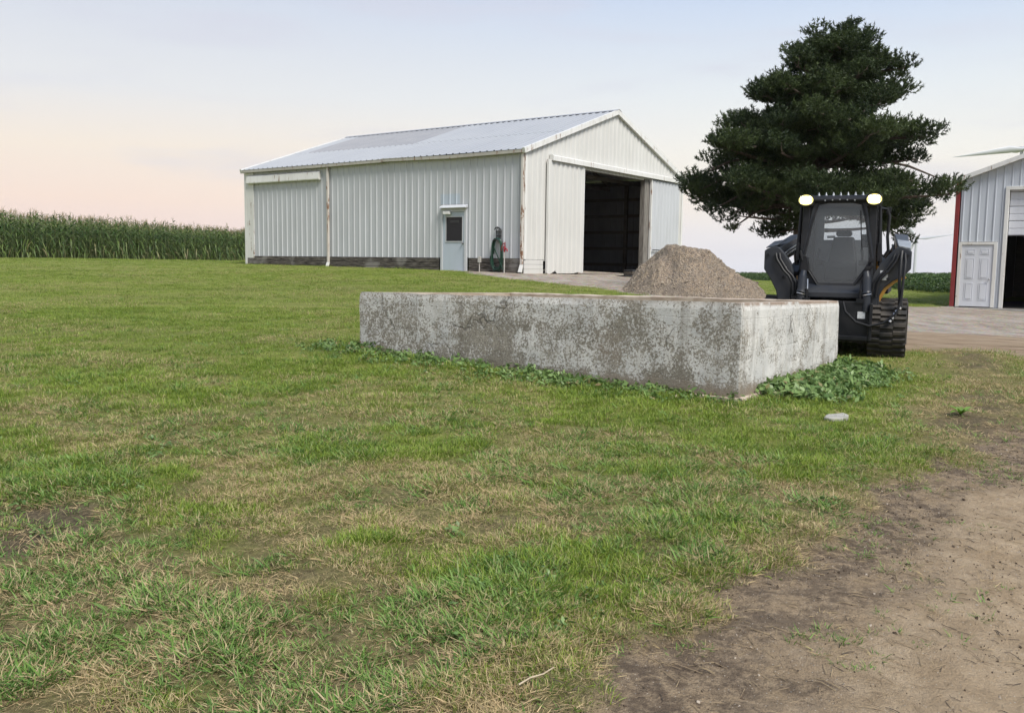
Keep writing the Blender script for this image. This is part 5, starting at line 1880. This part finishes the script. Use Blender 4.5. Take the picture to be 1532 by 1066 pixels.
def corn_mesh(seed):
    r = np.random.default_rng(seed)
    V, Fq, A, D, MI = [], [], [], [], []

    def strip(pts, ws, sdir, mi, rv, dv):
        o = len(V)
        for p, w in zip(pts, ws):
            V.append(tuple(p + sdir * w))
            V.append(tuple(p - sdir * w))
            A.extend([rv, rv])
            D.extend([dv, dv])
        for k in range(len(pts) - 1):
            Fq.append((o + 2 * k, o + 2 * k + 1, o + 2 * k + 3, o + 2 * k + 2))
            MI.append(mi)
    H = r.uniform(2.3, 2.5)
    o = len(V)
    for z_, rad in ((-0.1, 0.017), (H, 0.008)):
        for k in range(4):
            V.append((rad * math.cos(k * 1.5708), rad * math.sin(k * 1.5708), z_))
            A.append(0.5)
            D.append(0)
    for k in range(4):
        Fq.append((o + k, o + (k + 1) % 4, o + 4 + (k + 1) % 4, o + 4 + k))
        MI.append(1)
    az0 = r.uniform(0, 6.28)
    nlv = 12
    for i in range(nlv):
        h = 0.35 + (H - 0.45) * i / (nlv - 1)
        az = az0 + (i % 2) * math.pi + r.normal(0, 0.45)
        d = np.array([math.cos(az), math.sin(az), 0])
        sd = np.array([-d[1], d[0], 0])
        L_ = (0.75 if 2 < i < 9 else 0.5) * r.uniform(0.8, 1.15)
        rise = 0.25 + 0.5 * (i / nlv) * r.uniform(0.6, 1.2)
        dead = 0.30 if i < 2 else (0.12 if i < 4 else 0.01)
        pts_, ws = [], []
        for k in range(6):
            u = k / 5
            pts_.append(np.array([0, 0, h]) + d * L_ * (u * 0.85) + np.array([0, 0, L_ * (rise * 1.6 * u - (1.0 + 0.5 * (i < 6)) * u * u)]))
            ws.append(0.042 * (1 - u) ** 0.6 * (0.5 + min(u * 4, 0.5)) + 0.001)
        strip(pts_, ws, sd + np.array([0, 0, r.normal(0, 0.25)]), 0, r.uniform(), dead)
    for i in range(7):
        az = r.uniform(0, 6.28)
        tl = r.uniform(0.12, 0.45)
        d = np.array([math.cos(az) * tl, math.sin(az) * tl, 1.0])
        d /= np.linalg.norm(d)
        L_ = r.uniform(0.18, 0.34)
        p0 = np.array([0, 0, H - 0.02])
        strip([p0, p0 + d * L_ * 0.6, p0 + d * L_ + np.array([d[0], d[1], -0.05]) * 0.1], [0.010, 0.009, 0.003], np.array([-d[1], d[0], 0.2]) / (np.hypot(d[0], d[1]) + 0.2), 2, 0.5, 0)
    me = mesh_np('corn_stalk', V, Fq, [LEAF_M, STEM_M, TASSEL_M], 4, dict(rv=A, dryv=D))
    me.polygons.foreach_set('material_index', MI)
    return me


corn_me = [corn_mesh(100 + s) for s in range(6)]
E0, E1 = Vector((-36.5, 31.8)), Vector((-13.5, 98.0))        # the edge of the field
ed = (E1 - E0)
elen = ed.length
ed = ed / elen
en = Vector((-ed.y, ed.x))                                   # into the field (left and away)
cand = []
for row in range(16):
    s = 0.0
    while s < elen:
        s += random.uniform(0.14, 0.20) * (1 if row < 5 else 1.5)
        j = random.uniform(-0.04, 0.04)
        p = E0 + ed * s + en * (0.76 * row + j)
        cand.append((p.x, p.y, row))
cand = np.array(cand)
cz = terr(cand[:, 0], cand[:, 1])
inview = (cand[:, 0] / cand[:, 1] > -0.60) & (cand[:, 2] < 3) & (cand[:, 0] / cand[:, 1] < -0.28)
order = np.argsort(np.where(inview, cand[:, 1] + 3 * cand[:, 2], 1e6))
single = set(order[:300].tolist())
cpts, crot, cscl, ckind = [], [], [], []
for i in range(len(cand)):
    x_, y_, z_ = cand[i, 0], cand[i, 1], cz[i]
    s_ = random.gauss(1.0, 0.065)
    if i in single:
        o = link('corn_stalk', corn_me[i % 6])
        o.location = (x_, y_, z_)
        o.rotation_euler = (random.gauss(0, .03), random.gauss(0, .03), random.uniform(0, 6.28))
        o.scale = (s_, s_, s_)
        tag(o, 'tall green corn stalk with tan tassel in the front rows of the field', 'corn stalk', 'corn stalks along the near edge of the field')
    else:
        cpts.append((x_, y_, z_))
        crot.append((random.gauss(0, .03), random.gauss(0, .03), random.uniform(0, 6.28)))
        cscl.append(s_)
        ckind.append(random.randrange(6))
scatter('corn_field', cpts, crot, cscl, ckind, np.zeros(len(cpts)), corn_me, 'dense field of tall tasselled corn left of the shed', 'corn field')

# ------------------------------------------------------------------ soybeans
SOY_M = leafy('soy_leaf', [(0.028, 0.060, 0.017), (0.075, 0.125, 0.030)], [(0.1, 0.12, 0.03), (0.12, 0.14, 0.04)], 0.3, 0.5, instanced=False)


def bush_mesh(nm, mat, n, rad, hgt, size, seed, up_bias=0.4, floor=0.0):
    r = np.random.default_rng(seed)
    V, Fq, A = [], [], []
    for i in range(n):
        a = r.uniform(0, 6.28)
        rr_ = rad * math.sqrt(r.uniform())
        z_ = floor + hgt * r.uniform(0.1, 1.0) * (1 - 0.45 * (rr_ / rad) ** 2)
        c0 = np.array([rr_ * math.cos(a), rr_ * math.sin(a), z_])
        nrm = np.array([math.cos(a) * 0.6, math.sin(a) * 0.6, up_bias]) + r.normal(0, 0.35, 3)
        nrm /= np.linalg.norm(nrm)
        e1 = np.cross(nrm, r.normal(size=3))
        e1 /= np.linalg.norm(e1)
        e2 = np.cross(nrm, e1)
        s_ = size * r.uniform(0.6, 1.25)
        o = len(V)
        V += [tuple(c0 - e1 * s_), tuple(c0 + e2 * s_ * 0.55 - nrm * s_ * 0.12), tuple(c0 + e1 * s_ * 1.1 - nrm * s_ * 0.2), tuple(c0 - e2 * s_ * 0.55 - nrm * s_ * 0.12)]
        rv_ = r.uniform()
        A += [rv_] * 4
        Fq.append((o, o + 1, o + 2, o + 3))
    return mesh_np(nm, V, Fq, mat, 4, dict(rv=A, dryv=np.zeros(len(A))))


soy_me = [bush_mesh('soy_bush', SOY_M, 110, 0.42, 0.82, 0.065, 200 + s) for s in range(4)]
S0, S1 = Vector((20.6, 44.0)), Vector((27.5, 135.0))
sdv = (S1 - S0)
slen = sdv.length
sdv = sdv / slen
sn_ = Vector((sdv.y, -sdv.x))                                # into the field: to the right
spts, srot, sscl, skind = [], [], [], []
for row in range(60):
    s = 0.0
    while s < slen:
        s += random.uniform(0.30, 0.46) * (1 + row / 25) * (1 + s / 80)
        p = S0 + sdv * s + sn_ * (0.70 * row + random.uniform(-0.08, 0.08))
        spts.append((p.x, p.y))
        srot.append((random.gauss(0, .1), random.gauss(0, .1), random.uniform(0, 6.28)))
        sscl.append(random.uniform(0.85, 1.12) * (1 + row / 120))
        skind.append(random.randrange(4))
for k in range(1500):                                        # the far end of the field, seen behind pile and loader
    s = random.uniform(0, 1)
    p = Vector((6 + 24 * s, 120 + 16 * s + random.uniform(0, 10)))
    spts.append((p.x, p.y))
    srot.append((0, 0, random.uniform(0, 6.28)))
    sscl.append(random.uniform(1.2, 1.5))
    skind.append(random.randrange(4))
spts = np.array(spts)
spts = np.c_[spts, terr(spts[:, 0], spts[:, 1])]
scatter('soybean_field', spts, srot, sscl, skind, np.zeros(len(spts)), soy_me, 'low dark green bean field beyond the right lawn', 'bean field')

# ------------------------------------------------------------------ wind turbines
TURB_M = pmat('turbine_white', (0.46, 0.48, 0.51), (0.43, 0.45, 0.48), 0.05, 0.4)


def turbine(loc, hubh, blen, face, angs, label, tr=1.0):
    """face: direction (x, y) the rotor looks; angs: blade angles in the rotor plane, from the horizontal"""
    f = Vector((face[0], face[1], 0)).normalized()
    r_ = Vector((-f.y, f.x, 0))
    root = empty('wind_turbine', loc, 0, label, 'wind turbine', 'wind turbines beyond the fields')
    MB().tube([(0, 0, -30), (0, 0, hubh - 1.5)], [2.2 * tr, 1.25 * tr], 20).build('tower', TURB_M, root, smooth=True)
    m = MB()
    b = -f * 7.0
    for u0, u1, w0, w1 in ((0.0, 1.0, 1.7, 1.9),):
        vs = []
        for (q, w) in ((f * 1.8, 1.5), (-f * 8.0, 1.8)):
            for (sx_, sz_) in ((-1, -1), (1, -1), (1, 1), (-1, 1)):
                p = q + r_ * w * sx_ + Vector((0, 0, hubh + sz_ * w))
                vs.append(tuple(p))
        m.add(vs, [(0, 1, 2, 3), (7, 6, 5, 4), (0, 4, 5, 1), (1, 5, 6, 2), (2, 6, 7, 3), (3, 7, 4, 0)])
    m.build('nacelle', TURB_M, root, bevel=0.4)
    hub = Vector((0, 0, hubh)) + f * 3.6
    MB().tube([hub - f * 1.7, hub, hub + f * 1.2, hub + f * 2.0], [1.7, 1.75, 1.2, 0.2], 16).build('hub', TURB_M, root, smooth=True)
    for a in angs:
        d = r_ * math.cos(a) + Vector((0, 0, 1)) * math.sin(a)
        ch = (f * 0.35 + d.cross(f) * 1.0).normalized()
        th = d.cross(ch).normalized()
        m = MB()
        vs, fs = [], []
        st = ((0.0, 1.1, 1.1), (0.06, 1.2, 1.1), (0.2, 2.5, 0.9), (0.4, 1.9, 0.7), (0.65, 1.25, 0.5), (0.88, 0.55, 0.16), (1.0, 0.12, 0.05))
        for (u, c_, t_) in st:
            for k in range(8):
                an = k * math.pi / 4
                vs.append(tuple(hub + d * (1.2 + blen * u) + ch * (c_ * math.cos(an) + 0.25 * c_ * (u > 0.1)) + th * t_ * math.sin(an)))
        for i in range(len(st) - 1):
            for k in range(8):
                fs.append((i * 8 + k, i * 8 + (k + 1) % 8, (i + 1) * 8 + (k + 1) % 8, (i + 1) * 8 + k))
        fs.append(tuple(range(7, -1, -1)))
        fs.append(tuple(range((len(st) - 1) * 8, len(st) * 8)))
        m.add(vs, fs)
        m.build('blade', TURB_M, root, smooth=True)
    return root


TURBINES = [((619.5, 1400.0, 0), 47.7, 52.0, (-0.35,-0.9), [math.radians(7), math.radians(127), math.radians(247)], 'distant pale wind turbine low over the bean field by the pine', 1.3),((353.0, 640.0, 0), 85.4, 52.0, (0.1,-1.0), [math.radians(a) for a in (188, 308, 68)], 'nearer wind turbine rising behind the garage roof', 0.9)]
for q in TURBINES:
    turbine(*q)

# ------------------------------------------------------------------ weeds, stones and litter
WEED_M = leafy('weed_leaf', [(0.075, 0.14, 0.034), (0.20, 0.30, 0.10)], [(0.2, 0.15, 0.07), (0.3, 0.24, 0.12)], 0.3, 0.4)
weed_me = [bush_mesh('weed_clump', WEED_M, 22, 0.11, 0.12, 0.031, 300 + s, 0.7) for s in range(4)]
wp_, wr, ws_, wk, wd2 = [], [], [], [], []
dA, dB = PITM[1] - PITM[0], PITM[2] - PITM[1]
lA, lB = dA.length, dB.length
nA, nB = Vector((dA.y, -dA.x, 0)) / lA, Vector((dB.y, -dB.x, 0)) / lB
for k in range(420):                                         # along the long wall
    u = random.uniform(-0.12, 1.0)
    o = abs(random.gauss(0, 0.34)) + 0.03
    if random.random() > (0.9 if vnoise(u * 9, 2, 5) > 0.45 else 0.35):
        continue
    p = PITM[0] + dA * u + nA * o
    wp_.append((p.x, p.y)); ws_.append(random.uniform(0.35, 1.15) * (1.1 - 0.5 * min(o, 1)))
for k in range(520):                                        # the leafy bed at the right end
    u, o = random.uniform(0.16, 1.02), abs(random.gauss(0.22, 0.34)) + 0.04
    p = PITM[1] + dB * u + nB * o
    if math.hypot((u - 0.55) / 0.62, (o - 0.25) / 0.85) > 1 + random.uniform(-0.2, 0.25):
        continue
    wp_.append((p.x, p.y)); ws_.append(random.uniform(0.55, 1.5) * (1.15 - 0.4 * min(o, 1)))
for k in range(120):                                         # scattered broad leaves in the lawn
    y_ = random.uniform(2.6, 9)
    x_ = random.uniform(-0.6, 0.55) * y_
    so_, wo2, gr_, sa_, dr2, lu_, rd_ = masks(np.array([x_]), np.array([y_]))
    if so_[0] > 0.3 or vnoise(x_ * 1.1, y_ * 1.1, 71) < 0.55:
        continue
    wp_.append((x_, y_)); ws_.append(random.uniform(0.3, 0.6))
wp_ = np.array(wp_)
okw = sdist(wp_[:, 0], wp_[:, 1], PIT) < -0.02
wp_ = wp_[okw]; ws_ = np.array(ws_)[okw]
nW = len(wp_)
scatter('ground_weeds', np.c_[wp_, gz(wp_[:, 0], wp_[:, 1])], np.c_[rng.normal(0, .15, nW), rng.normal(0, .15, nW), rng.uniform(0, 6.28, nW)], ws_,
        rng.integers(0, 4, nW), np.clip(rng.normal(0.08, 0.12, nW), 0.01, 0.6), weed_me, 'low broadleaf weeds crowding the foot of the concrete bunk', 'weeds')


def rosette(name, x_, y_, label, n=8, L_=0.15, seed=0):
    r = np.random.default_rng(seed)
    root = empty(name, (x_, y_, float(gz(x_, y_))), 0, label, 'weed')
    for i in range(n):
        az = i * 2.4 + r.normal(0, .2)
        d = Vector((math.cos(az), math.sin(az), 0))
        s = Vector((-d.y, d.x, 0))
        l_ = L_ * r.uniform(0.7, 1.2)
        V, F_ = [], []
        lift = r.uniform(0.75, 1.5)
        for k in range(6):
            u = k / 5
            c0 = d * l_ * u + Vector((0, 0, 0.012 + l_ * (lift * u - 0.75 * u * u)))
            w_ = l_ * 0.22 * math.sin(math.pi * min(1, (0.08 + u * 0.9))) + 0.002
            V += [c0 + s * w_ + Vector((0, 0, w_ * 0.35)), c0, c0 - s * w_ + Vector((0, 0, w_ * 0.35))]
        for k in range(5):
            F_ += [(3 * k, 3 * k + 1, 3 * k + 4, 3 * k + 3), (3 * k + 1, 3 * k + 2, 3 * k + 5, 3 * k + 4)]
        me_ = mesh_np('leaf', [tuple(v) for v in V], F_, ROSE_M, 4, dict(rv=np.full(len(V), r.uniform()), dryv=np.zeros(len(V))), smooth=True)
        link('leaf', me_, root)
    return root


ROSE_M = leafy('rosette_leaf', [(0.12, 0.24, 0.03), (0.20, 0.34, 0.06)], [(0.2, 0.2, 0.08), (0.3, 0.25, 0.1)], 0.3, 0.4, instanced=False)
rosette('broadleaf_weed', 4.28, 8.5, 'bright green broadleaf weed on the straw verge right of the bunk', 9, 0.12, 1)

# chunk of pale concrete in the grass
t_ = MB()
t_.prism([(-0.13, -0.05), (0.02, -0.10), (0.12, -0.03), (0.14, 0.05), (-0.04, 0.09), (-0.14, 0.03)], 'z', -0.03, 0.03)
ck_ = t_.build('concrete_chunk', pmat('pale_concrete', (0.34, 0.33, 0.30), (0.25, 0.24, 0.215), 12, 0.9, bump=0.5), None, bevel=0.012)
ck_.location = (2.99, 8.18, float(gz(2.99, 8.18)) + 0.006)
ck_.rotation_euler = (0.05, -0.06, 0.5)
tag(ck_, 'flat chunk of pale concrete in the grass below the leafy weeds', 'concrete')

# stones and crumbs on the dirt road
STONE_M = pmat('road_stone', (0.36, 0.31, 0.25), (0.22, 0.18, 0.14), 30, 0.9, bump=0.3)
CRUMB_M = pmat('dark_soil_crumb', (0.050, 0.037, 0.027), (0.09, 0.068, 0.05), 30, 1.0, spec=0.1)


def pebble_mesh(nm, mat, seed, sq):
    r = np.random.default_rng(seed)
    bm = bmesh.new()
    bmesh.ops.create_icosphere(bm, subdivisions=1, radius=1)
    for v in bm.verts:
        v.co = Vector((v.co.x, v.co.y * sq[0], v.co.z * sq[1])) * r.uniform(0.7, 1.2)
    me_ = bpy.data.meshes.new(nm)
    bm.to_mesh(me_)
    bm.free()
    me_.materials.append(mat)
    return me_


peb_me = [pebble_mesh('pebble', STONE_M, s, (0.8, 0.55)) for s in range(3)] + [pebble_mesh('soil_crumb', CRUMB_M, 9 + s, (0.7, 0.5)) for s in range(3)]
STRAW_M = pmat('dry_straw', (0.30, 0.23, 0.13), (0.18, 0.13, 0.08), 9, 0.8)
TWIG_M = pmat('dark_twig', (0.05, 0.037, 0.028), (0.09, 0.07, 0.05), 9, 0.9)


def twig_mesh(nm, mat, seed, L_, r0):
    r = np.random.default_rng(seed)
    m = MB()
    p = [(-L_ / 2, 0, 0), (-L_ / 6, r.normal(0, .08) * L_, 0.004), (L_ / 6, r.normal(0, .08) * L_, 0.006), (L_ / 2, r.normal(0, .1) * L_, 0)]
    m.tube(p, [r0, r0, r0 * 0.8, r0 * 0.5], 4)
    me_ = bpy.data.meshes.new(nm)
    me_.from_pydata(m.v, [], m.f)
    me_.materials.append(mat)
    return me_


twig_me = [twig_mesh('straw', STRAW_M, s, 0.10, 0.0016) for s in range(2)] + [twig_mesh('twig', TWIG_M, 5 + s, 0.06, 0.0018) for s in range(3)]
n = 60000
yy = np.sqrt(rng.uniform(1.5 ** 2, 12 ** 2, n))
xx = rng.uniform(-0.1, 1, n) * (0.66 * yy + 1)
so, wo_, gr, sa, dr, lu, rd = masks(xx, yy)
crumby = sstep(fbm(xx, yy, 1.3, 3, 81), 0.38, 0.58) * sstep(rd, 2.6, 0.3) + 0.15
ok = (rng.uniform(size=n) < so * np.clip(crumby, 0, 1))
xx, yy, rd = xx[ok], yy[ok], rd[ok]
k = len(xx)
kind = np.where(rng.uniform(size=k) < 0.30, rng.integers(0, 3, k), rng.integers(3, 6, k))
sz = np.exp(rng.normal(math.log(0.0036), 0.5, k))
scatter('road_crumbs', np.c_[xx, yy, gz(xx, yy) + sz * 0.15], rng.uniform(0, 6.28, (k, 3)), sz, kind, np.zeros(k), peb_me, 'pebbles and dark soil crumbs strewn on the dirt road', 'pebbles')
n = 9000
yy = np.sqrt(rng.uniform(1.5 ** 2, 9 ** 2, n))
xx = rng.uniform(-0.3, 1, n) * (0.66 * yy + 1)
so, wo_, gr, sa, dr, lu, rd = masks(xx, yy)
ok = rng.uniform(size=n) < sstep(rd, -0.8, 0.3) * sstep(rd, 3.0, 0.4) * 0.9
xx, yy, so = xx[ok], yy[ok], so[ok]
k = len(xx)
scatter('straw_litter', np.c_[xx, yy, gz(xx, yy) + np.where(so > 0.5, 0.002, 0.014)], np.c_[rng.normal(0, .08, k), rng.normal(0, .08, k), rng.normal(2.2, .9, k)],
        rng.uniform(0.3, 1.1, k), np.where(rng.uniform(size=k) < 0.72, rng.integers(0, 2, k), rng.integers(2, 5, k)), np.zeros(k), twig_me, 'dry straw and dark twigs scattered along the edge of the dirt road', 'straw')
st_ = MB()
st_.tube([(-0.075, 0, 0.0), (-0.02, 0.008, 0.008), (0.03, 0.0, 0.012), (0.085, 0.012, 0.018)], [0.0032, 0.003, 0.0026, 0.002], 6)
so_ = st_.build('dry_stalk', pmat('bleached_stalk', (0.42, 0.35, 0.25), (0.34, 0.27, 0.18), 30, 0.8), None, smooth=True)
so_.location = (0.10, 3.02, float(gz(0.10, 3.02)) + 0.02)
so_.rotation_euler = (0, 0, 0.6)
tag(so_, 'pale dry stalk lying beside the grass clump at the bottom edge', 'stalk')

# ------------------------------------------------------------------ thin evening air
hm = bpy.data.materials.new('thin_air')
hm.use_nodes = True
hm.node_tree.nodes.clear()
pv = hm.node_tree.nodes.new('ShaderNodeVolumePrincipled')
pv.inputs['Density'].default_value = 0.00013
pv.inputs['Color'].default_value = (0.92, 0.92, 0.95, 1)
ho_ = hm.node_tree.nodes.new('ShaderNodeOutputMaterial')
hm.node_tree.links.new(pv.outputs[0], ho_.inputs['Volume'])
gx0, gx1, gy0, gy1, gzm = float(xs[0]), float(xs[-1]), float(ys[0]), float(ys[-1]), float(GZ.min())
haze = MB().box(gx0 - 5, gx1 + 5, gy0 - 5, gy1 + 5, gzm - 1.0, 165.0).build('haze', hm, None)
haze['kind'] = 'stuff'
haze['label'] = 'faint evening haze paling the far wind turbines'
print('haze box', gx0, gx1, gy0, gy1, gzm)
